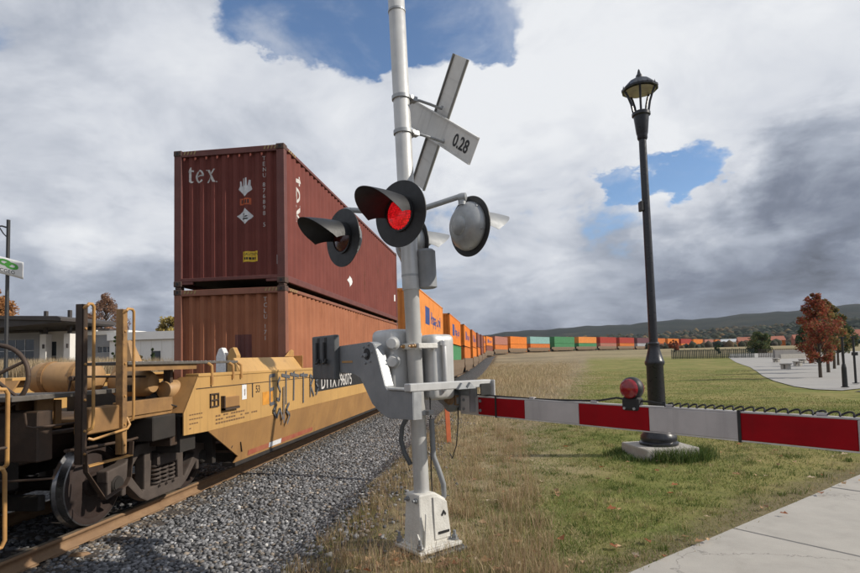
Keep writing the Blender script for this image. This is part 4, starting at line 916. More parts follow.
# ------------------------------------------------------------------ crossing signal (mast, crossbuck, four flashers)
GA = math.atan2(-.72, .694)                     # direction of the gate arm
def make_signal():
    t = thing('crossing_signal', 'silver railway crossing mast with crossbuck and four round flashing lights', 'crossing signal', (-.705, 4.72, .2))
    t.matrix_world = Matrix.Translation((-.705, 4.72, .2)) @ Matrix.Rotation(R(-1.55), 4, 'Y') @ Matrix.Rotation(R(.6), 4, 'X') @ Matrix.Rotation(GA, 4, 'Z')
    mb = MB(); mb.lathe([(.067, .1), (.067, 2.235), (.070, 2.24)], 28); mb.build('lower_mast', 'silver_paint', t, 0, True)
    mb = MB(); mb.lathe([(.0755, 2.22), (.0765, 2.23), (.0765, 2.50), (.0735, 2.51), (.0735, 5.35), (.02, 5.42)], 28); mb.build('upper_mast', 'silver_paint', t, 0, True)
    for z_ in (2.335, 4.705): mb = MB(); mb.lathe([(.0785, z_), (.0785, z_+.018)], 28); mb.build('mast_band', 'galvanised', t)
    mb = MB(); mb.lathe([(.06, 2.225), (.082, 2.235), (.082, 2.55), (.06, 2.57)], 20, (.075, .125, 0)); mb.build('bell_housing', 'plate_grey', t, 0, True)
    # --- flashers
    def flasher(u, n, lit, turn=0, dz=0.):
        sg = 1 if n > 0 else -1                   # front pair faces local -y, rear pair +y
        f = bpy.data.objects.new('flasher', None); COL.objects.link(f); f.parent = t; f.location = (u, -n, 2.715+dz)
        f.rotation_euler = (0, 0, R(turn) if sg > 0 else math.pi+R(turn))
        mb = MB(); mb.lathe([(.255, 0), (.256, .004), (.255, .008), (.1, .009)], 48, (0, 0, 0), (0, 1, 0)); mb.build('background_disc', 'black_paint', f, 0, True)
        mb = MB(); mb.lathe([(.205, .009), (.207, .03), (.195, .06), (.15, .105), (.12, .118), (.085, .122), (.08, .135), (.05, .15), (.01, .152)], 36, (0, 0, 0), (0, 1, 0)); h = mb.build('housing', 'galvanised' if sg < 0 else 'plate_grey', f, 0, True)
        mb = MB()
        for k in range(6):
            a = 2*math.pi*k/6+.3; mb.lathe([(.012, .0), (.012, .03), (.005, .034)], 8, (.197*math.cos(a), .02, .197*math.sin(a)), (0, 1, 0))
        mb.build('screw', 'galvanised', h, 0, True)
        # ribbed lens
        pr = []
        for k in range(9): r0 = .122*(1-k/9); pr += [(r0, -.006-.03*(1-(r0/.122)**2)-.003*(k % 2))]
        mb = MB(); mb.lathe([(.123, .002)]+pr+[(.004, -.036)], 40, (0, 0, 0), (0, 1, 0)); ln = mb.build('lens', lit, f, 0, True)
        mb = MB()
        for k in range(24):
            a = 2*math.pi*k/24; mb.box(.1185*math.cos(a)-.003, .1185*math.cos(a)+.003, -.012, -.003, .1185*math.sin(a)-.003, .1185*math.sin(a)+.003)
        mb.build('lens_rib', 'red_dark', ln)
        mb = MB(); mb.lathe([(.138, -.002), (.138, -.016), (.125, -.016), (.125, -.002)], 40, (0, 0, 0), (0, 1, 0), True); mb.build('lens_ring', 'black_paint', f, 0, True)
        # long visor: a shell open below, longer at the top
        V, F = [], []; na, nl = 22, 8
        for th in (0, 1):
            for i in range(na+1):
                a = R(-4+188*i/na); L = .40*(.40+.60*max(0., math.sin(a))**.8)
                for j in range(nl+1):
                    f_ = j/nl; rr = .142+.026*f_-.003*th; y = -.012-L*f_
                    V.append((rr*math.cos(a)*(1+.03*f_), y, rr*math.sin(a)*.97-.035*f_*f_))
        k = (na+1)*(nl+1)
        for th in (0, 1):
            for i in range(na):
                for j in range(nl):
                    q = (th*k+i*(nl+1)+j, th*k+(i+1)*(nl+1)+j, th*k+(i+1)*(nl+1)+j+1, th*k+i*(nl+1)+j+1); F.append(q if th == 0 else q[::-1])
        for i in range(na): F.append((i*(nl+1)+nl, (i+1)*(nl+1)+nl, k+(i+1)*(nl+1)+nl, k+i*(nl+1)+nl))
        for j in range(nl): F.append((j, j+1, k+j+1, k+j)); b0 = na*(nl+1); F.append((b0+j, b0+j+1, k+b0+j+1, k+b0+j))
        MB().add(V, F).build('visor', 'black_paint' if sg > 0 else 'plate_grey', f, 0, True)
        # carrying arm from the mast with elbow into the top of the housing
        mb = MB(); ey = -n+sg*.07
        mb.tube([(u*.1, ey*.12, 2.90), (u*.92, ey*.93, 2.965), (u*.985, ey*.99, 2.962), (u, ey, 2.945), (u, ey, 2.87)], .024, 12); mb.lathe([(.036, -.03), (.04, 0), (.036, .035)], 12, (u, ey, 2.955), (u, ey, 0)); mb.lathe([(.034, 0), (.034, .04)], 12, (u, ey, 2.89)); mb.build('carrying_arm', 'galvanised', t, 0, True)
    flasher(.46, .39, 'red_lit', 15, .02); flasher(-.37, .45, 'red_dark', 6); flasher(.43, -.34, 'red_dark'); flasher(-.37, -.31, 'red_dark')
    mb = MB(); mb.lathe([(.092, 2.83), (.095, 2.84), (.095, 2.97), (.092, 2.98)], 24); mb.build('arm_hub', 'galvanised', t, 0, True)
    # --- crossbuck: two blades seen from behind, on clamps
    cb = bpy.data.objects.new('crossbuck', None); COL.objects.link(cb); cb.parent = t; cb.location = (.0, .40, 3.77)
    def blade(ang, name, dy):
        b = bpy.data.objects.new(name, None)
        mb = MB(); mb.box(-.60, .60, -.004, .004, -.118, .118); o = mb.build(name, 'sign_back', cb, .001); o.rotation_euler = (0, -ang, 0); o.location = (0, dy, 0)
        for zz in (-.113, .113):
            e = MB(); e.box(-.60, .60, -.022, -.0045, zz-.006, zz+.006); e.build('edge_rib', 'sign_edge' if name == 'sign_blade_plain' else 'sign_back', o)
        return o
    b1 = blade(R(-38), 'sign_blade', -.014); b2 = blade(math.atan2(.87, .68), 'sign_blade_plain', .012)
    b2.name = 'sign_blade'
    b1.location = (.02, -.014, -.05)
    bm = text_bm('0.28', .155)
    for v in bm.verts: v.co = Vector((v.co.x*.9+.27, -.0065, v.co.y-.055))
    bm_obj('lettering', bm, 'dark_print_and_holes', b1)
    for z in (3.925, 3.615):
        mb = MB(); mb.lathe([(.0755, z-.016), (.085, z-.016), (.085, z+.016), (.0755, z+.016)], 24, (0, 0, 0), (0, 0, 1), True); mb.box(.0, .06, .075, .135, z-.02, z+.02); mb.box(-.06, .0, .078, .12, z-.015, z+.015)
        mb.tube([(.03, .11, z), (.06, .16, z-.01), (.085, .25, z-.03), (.09, .375, z-.045), (.09, .385, z-.02)], .013, 8); mb.lathe([(.02, 0), (.02, .03)], 6, (.045, .07, z), (1, 0, 0)); mb.build('sign_clamp', 'galvanised', t, 0, True)
    # --- cast base
    mb = MB(); mb.box(-.235, .235, -.22, .29, -.08, .022); mb.build('foundation_plate', 'weight_grey', t, .01)
    mb = MB(); mb.box(-.20, .20, -.185, .255, .035, .062); mb.box(-.18, .18, -.16, .22, .062, .075); mb.build('base_flange', 'cast_alu', t, .014, False, 2)
    mb = MB(); mb.add([(-.125, -.125, .07), (.125, -.125, .07), (.125, .20, .07), (-.125, .20, .07), (-.098, -.098, .49), (.098, -.098, .49), (.105, .06, .49), (-.105, .06, .49), (.115, .165, .42), (-.115, .165, .42), (.095, .0, .50), (-.095, .0, .50)],
                      [(0, 3, 2, 1), (0, 1, 5, 4), (1, 2, 8, 6, 5), (2, 3, 9, 8), (3, 0, 4, 7, 9), (4, 5, 6, 7), (6, 8, 9, 7)]); mb.build('base_casting', 'cast_alu', t, .014, False, 2)
    mb = MB(); mb.add([(.121, .02, .10), (.127, .19, .10), (.122, .165, .40), (.113, .075, .455), (.108, .03, .455), (.131, .02, .10), (.137, .19, .10), (.132, .165, .40), (.123, .075, .455), (.118, .03, .455)], [(0, 1, 2, 3, 4)[::-1], (5, 6, 7, 8, 9), (0, 1, 6, 5), (1, 2, 7, 6), (2, 3, 8, 7), (3, 4, 9, 8), (4, 0, 5, 9)]); dr = mb.build('access_door', 'cast_alu', t, .006)
    mb = MB(); mb.prism([(.10, .30), (.125, .335), (.15, .30), (.14, .285), (.125, .31), (.11, .285)], .128, .134, 'x'); mb.box(.130, .139, .06, .17, .145, .165); mb.build('vent_slot', 'dark_print_and_holes', dr)  # dark pieces on the door stand for shade inside the vents
    for x, y, ang in ((.105, -.05, 0), (.10, .13, 0)):
        pass
    mb = MB(); mb.prism([(-.10, .07), (-.015, .07), (-.055, .22), (-.065, .34), (-.075, .34)], .135, .150, 'x'); mb.build('gusset', 'cast_alu', t, .004)
    mb = MB(); mb.prism([(.06, .07), (.19, .07), (.115, .19)], -.135, -.150, 'y'); mb.build('gusset', 'cast_alu', t, .004)
    for x, y in ((-.155, -.15), (.155, -.15), (.155, .21), (-.155, .21)):
        mb = MB(); mb.lathe([(.034, .075), (.034, .085)], 12, (x, y, 0)); mb.lathe([(.024, .085), (.024, .112)], 6, (x, y, 0)); mb.lathe([(.013, -.05), (.013, .15)], 10, (x, y, 0)); mb.build('anchor_bolt', 'plate_grey', t)
    for x, z in ((-.06, .44), (.06, .44)):
        mb = MB(); mb.lathe([(.022, 0), (.022, .014), (.012, .015), (.012, .035)], 10, (x, -.103, z), (0, -1, 0)); mb.build('clamp_bolt', 'plate_grey', t)
    # flexible conduits and hanging cable
    mb = MB(); mb.tube([(-.03, -.08, 1.14), (-.075, -.115, 1.05), (-.10, -.12, .93), (-.085, -.10, .82), (-.06, -.06, .72)], .021, 10); mb.build('conduit', 'weight_grey', t, 0, True)
    mb = MB(); mb.tube([(.06, .10, 1.1), (.06, .10, .78), (.085, .13, .66), (.10, .16, .54), (.09, .17, .44), (.08, .15, .40)], .024, 10); mb.build('conduit', 'plate_grey', t, 0, True)
    return t
make_signal()
# ------------------------------------------------------------------ crossing gate
def make_gate():
    t = thing('crossing_gate', 'lowered crossing gate with red and white striped arm and grey counterweight frame', 'crossing gate', (-.735, 4.69, 1.3), GA)
    Z = lambda z: z-1.3
    PL = [(-.76, 1.957), (-.20, 1.975), (-.145, 1.958), (-.105, 1.912), (.035, 1.605), (.07, 1.572), (.43, 1.567), (.43, 1.356), (.07, 1.346), (-.06, 1.39), (-.17, 1.45), (-.28, 1.57), (-.37, 1.665), (-.48, 1.70), (-.76, 1.716)]
    for y0, sgn in ((-.345, 1), (.425, -1)):
        plate = PL if sgn > 0 else [(u-.13, z) for u, z in PL]; hu = -.24 if sgn > 0 else -.37
        mb = MB(); mb.prism([(u, Z(z)) for u, z in plate], y0, y0+sgn*.012, 'y'); p = mb.build('support_plate', 'plate_grey', t, .002)
        fl = MB(); e = plate[1:8]
        for (a, b), (c, d_) in zip(e[:-1], e[1:]):
            fl.add([(a, y0+sgn*.0125, Z(b)), (c, y0+sgn*.0125, Z(d_)), (c, y0+sgn*.085, Z(d_)), (a, y0+sgn*.085, Z(b))], [(0, 1, 2, 3)])
            v = Vector((c-a, d_-b)); n = Vector((v.y, -v.x)).normalized()*.009
            if n.y > 0 and False: n = -n
            fl.add([(a+n.x, y0+sgn*.0125, Z(b)+n.y), (c+n.x, y0+sgn*.0125, Z(d_)+n.y), (c+n.x, y0+sgn*.085, Z(d_)+n.y), (a+n.x, y0+sgn*.085, Z(b)+n.y)], [(3, 2, 1, 0)])
        fl.build('flange', 'galvanised', p)
        hb = MB()
        hb.lathe([(.05, 0), (.05, .006)], 18, (hu, y0-sgn*.0005, Z(1.872)), (0, -sgn, 0))
        hb.build('bearing_hole', 'dark_print_and_holes', p, 0, True)  # dark disc on the plate stands for the shaded bore
        hb = MB()
        for k in range(6):
            a = 2*math.pi*k/6+.2; hb.lathe([(.012, 0), (.010, .012), (.004, .013)], 6, (hu+.082*math.cos(a), y0-sgn*.0005, Z(1.872)+.082*math.sin(a)), (0, -sgn, 0))
        hb.lathe([(.02, 0), (.018, .02), (.004, .022)], 10, (hu-.005, y0-sgn*.006, Z(1.862)), (0, -sgn, 0)); hb.build('bolt', 'plate_grey', p, 0, True)
        ya, yb = (-.405, -.346) if sgn > 0 else (.375, .50)
        ul, ur = (-1.23, -.745) if sgn > 0 else (-1.10, -.87)
        mb = MB(); mb.box(ul, ur, ya, yb, Z(1.645), Z(2.065)); cw_ = mb.build('counterweight', 'weight_grey', t, .014, False, 2)
        if sgn > 0:
            for uu in (-1.08, -.92):
                mb = MB(); mb.box(uu-.024, uu+.024, ya-.0035, ya+.01, Z(1.80), Z(2.045)); mb.build('slot', 'dark_print_and_holes', cw_)  # dark bar on the face stands for a shaded recess
                mb = MB(); mb.tube([(uu+.055, ya-.02, Z(1.84)), (uu+.04, ya-.03, Z(1.805)), (uu, ya-.025, Z(1.80)), (uu-.02, ya-.012, Z(1.84)), (uu-.02, ya-.008, Z(2.0))], .014, 8); mb.build('hook_bolt', 'black_paint', cw_, 0, True)
        else: pass
    mb = MB()
    mb.box(-.70, -.50, -.349, -.3475, Z(1.80), Z(1.818)); mb.build('marking_tape', 'rail_yellow', t)
    # mechanism housings either side of the mast
    mb = MB(); mb.box(-.44, -.085, -.20, .16, Z(1.46), Z(2.085)); h = mb.build('mechanism_housing', 'silver_paint', t, .075, True, 4)
    mb = MB(); mb.box(-.474, -.40, -.14, .11, Z(1.52), Z(2.02)); mb.build('side_cover', 'plate_grey', h, .02, True, 2)
    for z in (1.955, 1.80):
        mb = MB(); mb.lathe([(.062, 0), (.062, .035), (.05, .04), (.047, .12), (.04, .13), (.01, .131)], 24, (-.12, -.15, Z(z)), (.75, -.65, 0)); mb.build('knob', 'silver_paint', h, 0, True)
    mb = MB(); mb.box(-.10, .12, .09, .34, Z(1.46), Z(2.03)); h = mb.build('motor_housing', 'silver_paint', t, .06, True, 4)
    mb = MB(); mb.tube([(.135, .18, Z(1.97)), (.15, .19, Z(1.94)), (.15, .20, Z(1.62)), (.14, .20, Z(1.54))], .022, 10); mb.lathe([(.032, -.02), (.032, .02)], 10, (.145, .19, Z(1.95))); mb.build('cable_gland', 'silver_paint', t, 0, True)
    mb = MB()
    mb.box(-.105, .105, -.088, -.074, Z(1.90), Z(1.955)); mb.box(.09, .16, -.083, .12, Z(1.905), Z(1.95)); mb.box(-.12, -.09, -.09, -.05, Z(1.89), Z(1.965)); mb.build('mast_clamp', 'cast_alu', t, .006)
    for u in (-.10, -.05, .07, .12):
        mb = MB(); mb.lathe([(.016, 0), (.016, .014), (.009, .015), (.009, .035)], 6, (u, -.088, Z(1.928)), (0, -1, 0)); mb.build('clamp_bolt', 'rail_yellow', t)
    mb = MB(); mb.lathe([(.074, -.02), (.086, -.02), (.086, .02), (.074, .02)], 24, (0.02, .03, Z(1.36)), (0, 0, 1), True); mb.box(.07, .15, .01, .07, Z(1.345), Z(1.385)); mb.build('lower_clamp', 'galvanised', t, .004)
    # cross beam tying the plates, with two angle cleats
    mb = MB(); mb.box(.345, .43, -.365, .47, Z(1.5685), Z(1.63)); mb.build('cross_beam', 'silver_paint', t, .006)
    mb = MB(); mb.box(.09, .345, -.36, -.25, Z(1.574), Z(1.592)); mb.build('beam_shelf', 'silver_paint', t, .005)
    for y in (.13, .22):
        mb = MB(); mb.add([(.4302, y-.05, Z(1.565)), (.4302, y+.05, Z(1.565)), (.4302, y, Z(1.62)), (.465, y-.05, Z(1.565)), (.465, y+.05, Z(1.565)), (.455, y, Z(1.615))], [(0, 2, 1), (3, 4, 5), (0, 1, 4, 3), (1, 2, 5, 4), (2, 0, 3, 5)]); mb.build('cleat', 'plate_grey', t, .002)
    mb = MB(); mb.box(.4305, .44, .34, .455, Z(1.50), Z(1.60)); mb.build('rubber_stop', 'rubber', t, .004)
    mb = MB(); mb.box(.345, .46, .472, .488, Z(1.40), Z(1.628)); mb.build('arm_bracket', 'silver_paint', t, .004)
    # arm clamp and hub
    mb = MB(); mb.lathe([(.10, -.02), (.105, .0), (.105, .05), (.08, .06), (.06, .085), (.02, .09)], 24, (-.02, .42, Z(1.44)), (0, -1, 0)); mb.build('pivot_hub', 'plate_grey', t, 0, True)
    mb = MB(); mb.lathe([(.05, 0), (.05, .03), (.03, .035), (.03, .06)], 12, (.035, .345, Z(1.455)), (0, -1, 0)); mb.box(.01, .08, .36, .40, Z(1.40), Z(1.49)); mb.build('shear_bolt', 'rail_side', t, .004)
    # the arm: alternating panels, top lip, clips, bands, lamp, cable
    b = [.095, .33, .87, 1.388, 1.925, 2.456, 2.99, 3.525, 4.06, 4.595, 5.13]
    for k, (a, c) in enumerate(zip(b[:-1], b[1:])):
        mb = MB(); mb.box(a, c-.0015, .402, .458, Z(1.334), Z(1.478)); mb.build('arm_panel', 'arm_white' if k % 2 == 0 else 'arm_red', t, .003)
    mb = MB(); mb.box(.1, 5.13, .405, .455, Z(1.4785), Z(1.488)); mb.box(.1, 5.13, .399, .405, Z(1.326), Z(1.3335)); mb.build('arm_lip', 'arm_core', t, .002)
    for u in (.55, 2.462):
        mb = MB(); mb.box(u-.008, u+.008, .397, .463, Z(1.322), Z(1.494)); mb.build('cable_band', 'rubber', t)
    for u in (.36, .14):
        for z in (1.37, 1.45):
            mb = MB(); mb.lathe([(.014, 0), (.012, .01), (.004, .011)], 8, (u, .4015, Z(z)), (0, -1, 0)); mb.build('arm_bolt', 'plate_grey', t, 0, True)
    for u in (.93, 1.50, 2.05, 2.84):
        mb = MB(); mb.box(u-.02, u+.025, .415, .445, Z(1.489), Z(1.503)); mb.build('cable_clip', 'arm_white', t, .002)
    lp = bpy.data.objects.new('arm_lamp', None); COL.objects.link(lp); lp.parent = t; lp.location = (1.80, .425, Z(1.488))
    mb = MB(); mb.box(-.06, .06, -.035, .035, -.035, .05); mb.build('lamp_base', 'rubber', lp, .012)
    mb = MB(); mb.lathe([(.064, -.03), (.072, -.02), (.074, 0), (.072, .02), (.064, .03)], 28, (0, 0, .105), (0, 1, 0)); mb.build('lamp_body', 'black_paint', lp, 0, True)
    for s in (-1, 1):
        mb = MB(); mb.lathe([(.064, .028), (.060, .045), (.045, .058), (.025, .064), (.004, .066)], 28, (0, 0, .105), (0, s, 0)); mb.build('lamp_lens', 'red_lamp', lp, 0, True)
    for s in (-1, 1):
        mb = MB(); mb.lathe([(.009, 0), (.009, .008)], 8, (s*.035, -.036, -.02), (0, -1, 0)); mb.build('lamp_screw', 'galvanised', lp)
    mb = MB(); pts = [(.1, .43, Z(1.42)), (.2, .428, Z(1.495))]+[(u, .43+.004*math.sin(u*9), Z(1.4945+.004*math.sin(u*5))) for u in np.arange(.3, 1.5, .1)]+[(1.55, .43, Z(1.505)), (1.68, .43, Z(1.528)), (1.75, .43, Z(1.52))]; mb.tube(pts, .0065, 6)
    mb.tube([(1.85, .43, Z(1.515)), (1.93, .43, Z(1.513)), (2.02, .43, Z(1.498))], .0065, 6); mb.build('cable', 'rubber', t, 0, True)
    mb = MB(); pts = []
    for u in np.arange(2.0, 5.1, .006):
        p_ = .05-.004*math.sin(u*1.3); a = 2*math.pi*(u-2.0)/p_; pts.append((u+.01*math.sin(a*1), .43+.011*math.cos(a), Z(1.502+.0095*math.sin(a+1))))
    mb.tube(pts, .0052, 5); mb.build('coiled_cable', 'rubber', t, 0, True)
    mb = MB(); mb.tube([(.06, .40, Z(1.40)), (.07, .39, Z(1.25)), (.05, .38, Z(1.05)), (.0, .37, Z(.93)), (-.04, .37, Z(.97))], .005, 6)
    mb.tube([(.05, .1, Z(1.54)), (.055, .1, Z(1.2)), (.04, .1, Z(.9)), (.05, .1, Z(.6))], .0055, 6); mb.build('hanging_wire', 'rubber', t, 0, True)
make_gate()
st = tag(MB().box(-.045, .045, -.015, .015, -.1, .85).build('marker_stake', 'orange_stake', None, .004), 'thin orange marker stake standing in the gravel behind the gate', 'stake'); st.location = (-1.10, 11.0, .06); st.rotation_euler = (0, R(-2), R(20))

# ------------------------------------------------------------------ lamp post on the lawn
def make_lamp():
    t = thing('lamp_post', 'tall black lamp post with open lantern standing on the lawn behind the gate', 'lamp post', (2.42, 9.2, .38)); t.rotation_euler = (R(.3), R(-.55), R(12))
    G = .38
    Z = lambda z: z-G
    mb = MB(); mb.lathe([(.29, Z(.385)), (.295, Z(.42)), (.265, Z(.44)), (.275, Z(.47)), (.27, Z(.52)), (.21, Z(.60)), (.19, Z(.63)), (.185, Z(.66)), (.138, Z(.68)), (.128, Z(1.62)), (.148, Z(1.65)), (.150, Z(1.69)), (.138, Z(1.71)), (.112, Z(1.80)), (.092, Z(1.88)), (.086, Z(1.96)), (.092, Z(1.98)), (.078, Z(2.0))], 32); mb.build('base', 'black_gloss', t, 0, True)
    mb = MB(); mb.lathe([(.068, Z(1.99)), (.058, Z(5.36))], 24); mb.build('shaft', 'black_gloss', t, 0, True)
    mb = MB(); mb.lathe([(.07, Z(5.30)), (.08, Z(5.32)), (.08, Z(5.37)), (.09, Z(5.40)), (.12, Z(5.68)), (.145, Z(5.70)), (.145, Z(5.74)), (.125, Z(5.76)), (.06, Z(5.78))], 24); mb.build('cup', 'black_gloss', t, 0, True)
    ln = bpy.data.objects.new('lantern', None); COL.objects.link(ln); ln.parent = t
    for k in range(5):
        a = 2*math.pi*k/5+.5; c, s = math.cos(a), math.sin(a)
        mb = MB(); mb.tube([(.12*c, .12*s, Z(5.74)), (.15*c, .15*s, Z(5.9)), (.20*c, .20*s, Z(6.04)), (.24*c, .24*s, Z(6.12))], .019, 8); mb.build('rib', 'black_gloss', ln)
    mb = MB(); mb.lathe([(.255, Z(6.115)), (.285, Z(6.12)), (.29, Z(6.15)), (.275, Z(6.165)), (.17, Z(6.27)), (.10, Z(6.31)), (.06, Z(6.32)), (.05, Z(6.37)), (.03, Z(6.40)), (.015, Z(6.46)), (.003, Z(6.48))], 12); mb.build('roof', 'black_gloss', ln, 0, False)
    mb = MB(); mb.lathe([(.24, Z(6.108)), (.20, Z(6.105)), (.01, Z(6.10))], 24); mb.build('diffuser', 'lamp_glass', ln, 0, True)
    for k in range(12):
        a = 2*math.pi*k/12; mb = MB(); mb.lathe([(.012, 0), (.006, .02), (.001, .045)], 6, (.275*math.cos(a), .275*math.sin(a), Z(6.15))); mb.build('crest', 'black_gloss', ln)
    mb = MB(); mb.box(-.11, -.06, -.05, .05, Z(4.12), Z(4.28)); mb.build('outlet_box', 'black_paint', t, .008)
    b = MB(); b.add([(-.46, -.44, -.2), (.46, -.42, -.2), (.45, .46, -.2), (-.45, .44, -.2), (-.42, -.42, .375-.2), (.43, -.40, .38-.2), (.42, .42, .385-.2), (-.43, .41, .38-.2)], [(0, 3, 2, 1), (4, 5, 6, 7), (0, 1, 5, 4), (1, 2, 6, 5), (2, 3, 7, 6), (3, 0, 4, 7)])
    o = tag(b.build('lamp_footing', 'concrete_block', None, .025, False, 2), 'low pale concrete block under the black lamp post', 'concrete block'); o.location = (2.42, 9.2, .2); o.rotation_euler = (0, 0, R(14))
make_lamp()

# ------------------------------------------------------------------ vegetation helpers
def leaf_cloud(centers, radii, n, size, colors, squash=1., rng=RNG):
    """n leaf quads spread in clumps around centers"""
    k = rng.integers(0, len(centers), n); C = np.asarray(centers)[k]; r = np.asarray(radii)[k]
    dirs = rng.normal(size=(n, 3)); dirs /= np.linalg.norm(dirs, axis=1, keepdims=True)
    P = C+dirs*(r*rng.random(n)**.45)[:, None]*np.array([1, 1, squash])
    a = rng.normal(size=(n, 3)); a /= np.linalg.norm(a, axis=1, keepdims=True); b = np.cross(a, rng.normal(size=(n, 3))); b /= np.linalg.norm(b, axis=1, keepdims=True)
    s = (size*rng.uniform(.6, 1.3, n))[:, None]
    V = np.stack([P-a*s, P+b*s*.55, P+a*s, P-b*s*.55], 1).reshape(-1, 3)
    F = np.arange(4*n).reshape(n, 4)
    cl = np.asarray(colors)[rng.integers(0, len(colors), n)]*rng.uniform(.7, 1.25, (n, 1)); clump = rng.uniform(.75, 1.2, len(centers))[k][:, None]
    return V, F, np.repeat(np.clip(cl*clump, 0, 1), 4, 0)
def tree(name, label, cat, loc, H, crown_r, crown_lo, n, size, colors, group, seed, trunk_r=.09, nclump=26, shape='oval', bare=0):
    rg = np.random.default_rng(seed); x, y = loc[0], loc[1]; z = float(terrain(x, y)) if len(loc) < 3 else loc[2]
    t = thing(name, label, cat, (x, y, z), 0, group)
    mb = MB(); top = H*.8
    mb.tube([(0, 0, -.1), (rg.normal()*.03, 0, H*.25), (rg.normal()*.06, rg.normal()*.05, H*.5), (rg.normal()*.1, rg.normal()*.1, top)], [trunk_r*1.25, trunk_r, trunk_r*.75, trunk_r*.2], 8)
    cen, rad = [], []
    for k in range(nclump):
        f = rg.random(); zz = H*(crown_lo+(1-crown_lo)*f*.94)
        w = {'oval': math.sin(math.pi*min(.97, f*.82+.16))**.8, 'cone': (1-f)*.95+.06, 'round': math.sin(math.pi*(f*.7+.2))}[shape]
        a = rg.random()*2*math.pi; rr = crown_r*w*rg.random()**.5*.85
        c = (rr*math.cos(a), rr*math.sin(a), zz); cen.append(c); rad.append(crown_r*(.15+.17*rg.random())*(w*.6+.4))
        zb = max(H*crown_lo*.8, zz-rr*.9-.2)
        mb.tube([(0, 0, zb), (c[0]*.5, c[1]*.5, (zb+zz)*.5+.05), c], [trunk_r*.32, trunk_r*.2, trunk_r*.06], 5)
    mb.build('trunk', 'bark', t, 0, True)
    V, F, c = leaf_cloud(cen, rad, n, size, colors, 1., rg); np_mesh('crown', V, F, 'leaves', c, t)
    return t
REDT = [(.34, .075, .05), (.28, .085, .045), (.36, .125, .06), (.22, .06, .04)]
BRNT = [(.26, .18, .065), (.20, .155, .06), (.30, .20, .07), (.15, .14, .05)]
GRNT = [(.045, .085, .032), (.06, .10, .037), (.085, .115, .042), (.035, .06, .028)]
tree('plaza_tree', 'reddish autumn tree with full rounded crown, nearest in the plaza row', 'tree', (18.07, 34.3), 5.05, 1.36, .2, 6500, .075, REDT+REDT+BRNT[:2], 'trees in the plaza row', 11, .08, 64)
tree('plaza_tree', 'olive brown tree second in the plaza row, just behind the red tree', 'tree', (22.5, 41.7), 5.2, 1.35, .26, 6000, .09, BRNT+REDT[1:2], 'trees in the plaza row', 12, .09, 36)
tree('plaza_tree', 'yellow green tree third in the plaza row', 'tree', (26.9, 49.0), 5.3, 1.5, .26, 5000, .1, BRNT+GRNT[:2], 'trees in the plaza row', 13, .09, 36)
tree('plaza_tree', 'thin green brown tree fourth in the plaza row', 'tree', (32.1, 57.8), 5.0, 1.5, .28, 4500, .11, BRNT[:2]+GRNT, 'trees in the plaza row', 14, .09, 36)
tree('plaza_tree', 'small green brown tree last in the plaza row', 'tree', (37., 65.7), 4.8, 1.5, .28, 4000, .12, BRNT[:2]+GRNT, 'trees in the plaza row', 15, .09, 36)
tree('evergreen_shrub', 'broad rounded dark evergreen at the far corner of the plaza', 'shrub', (54.3, 125), 4.5, 2.9, .0, 6500, .19, GRNT[1:3]+BRNT[3:], 'evergreens beyond the plaza', 21, .12, 90, 'round')
tree('evergreen_shrub', 'tall dark evergreen behind the red plaza tree', 'shrub', (58.6, 116), 5.2, 1.9, .0, 4500, .2, GRNT, 'evergreens beyond the plaza', 22, .12, 90, 'round')
tree('evergreen_shrub', 'small dark shrub beside the green fence end', 'shrub', (47.0, 128), 2.2, .8, .0, 1500, .14, GRNT, 'evergreens beyond the plaza', 23, .06, 16, 'round')
tree('russet_tree', 'small russet tree in the far field just right of the lamp post', 'tree', (45, 152), 3.6, 1.5, .1, 1800, .17, [(.27, .07, .04), (.3, .10, .05), (.2, .06, .035)], None, 30, .1, 24)
# trees behind the buildings on the left
tree('autumn_tree', 'rust orange tree top at the left edge behind the banner lamp', 'tree', (-69, 66, 1.), 13.0, 4.0, .2, 12000, .22, [(.40, .19, .07), (.32, .15, .06), (.44, .23, .09)], 'trees behind the left buildings', 41, .3, 110)
tree('autumn_tree', 'nearly bare reddish brown tree behind the grey building', 'tree', (-58.5, 75, 1.), 12.2, 3.7, .12, 11000, .12, [(.27, .15, .095), (.22, .125, .085), (.31, .18, .11)], 'trees behind the left buildings', 42, .25, 120)
tree('autumn_tree', 'low yellow leafed tree behind the white building', 'tree', (-50, 78, 1.), 8.6, 2.9, .15, 6000, .2, [(.44, .34, .10), (.36, .28, .09), (.3, .25, .1)], 'trees behind the left buildings', 43, .2, 90, 'round')
for i, (x, y, h, r_, sh) in enumerate(((-33.6, 46.5, 2.7, .55, 'cone'), (-31.6, 46.5, 2.4, .55, 'cone'), (-35.3, 46.5, 3.8, .6, 'cone'), (-32.7, 46.5, 1.7, .6, 'round'))):
    tree('foundation_shrub', ['small pointed dark shrub left of the pale round bush at the white building', 'small pointed dark shrub nearest the container at the white building', 'tall narrow dark shrub at the white building corner', 'pale brown round bush between two dark shrubs at the white building'][i], 'shrub', (x, y, 1.15), h, r_, .0, 1400, .1, GRNT if i < 3 else BRNT, 'shrubs along the white building', 50+i, .05, 18, sh)

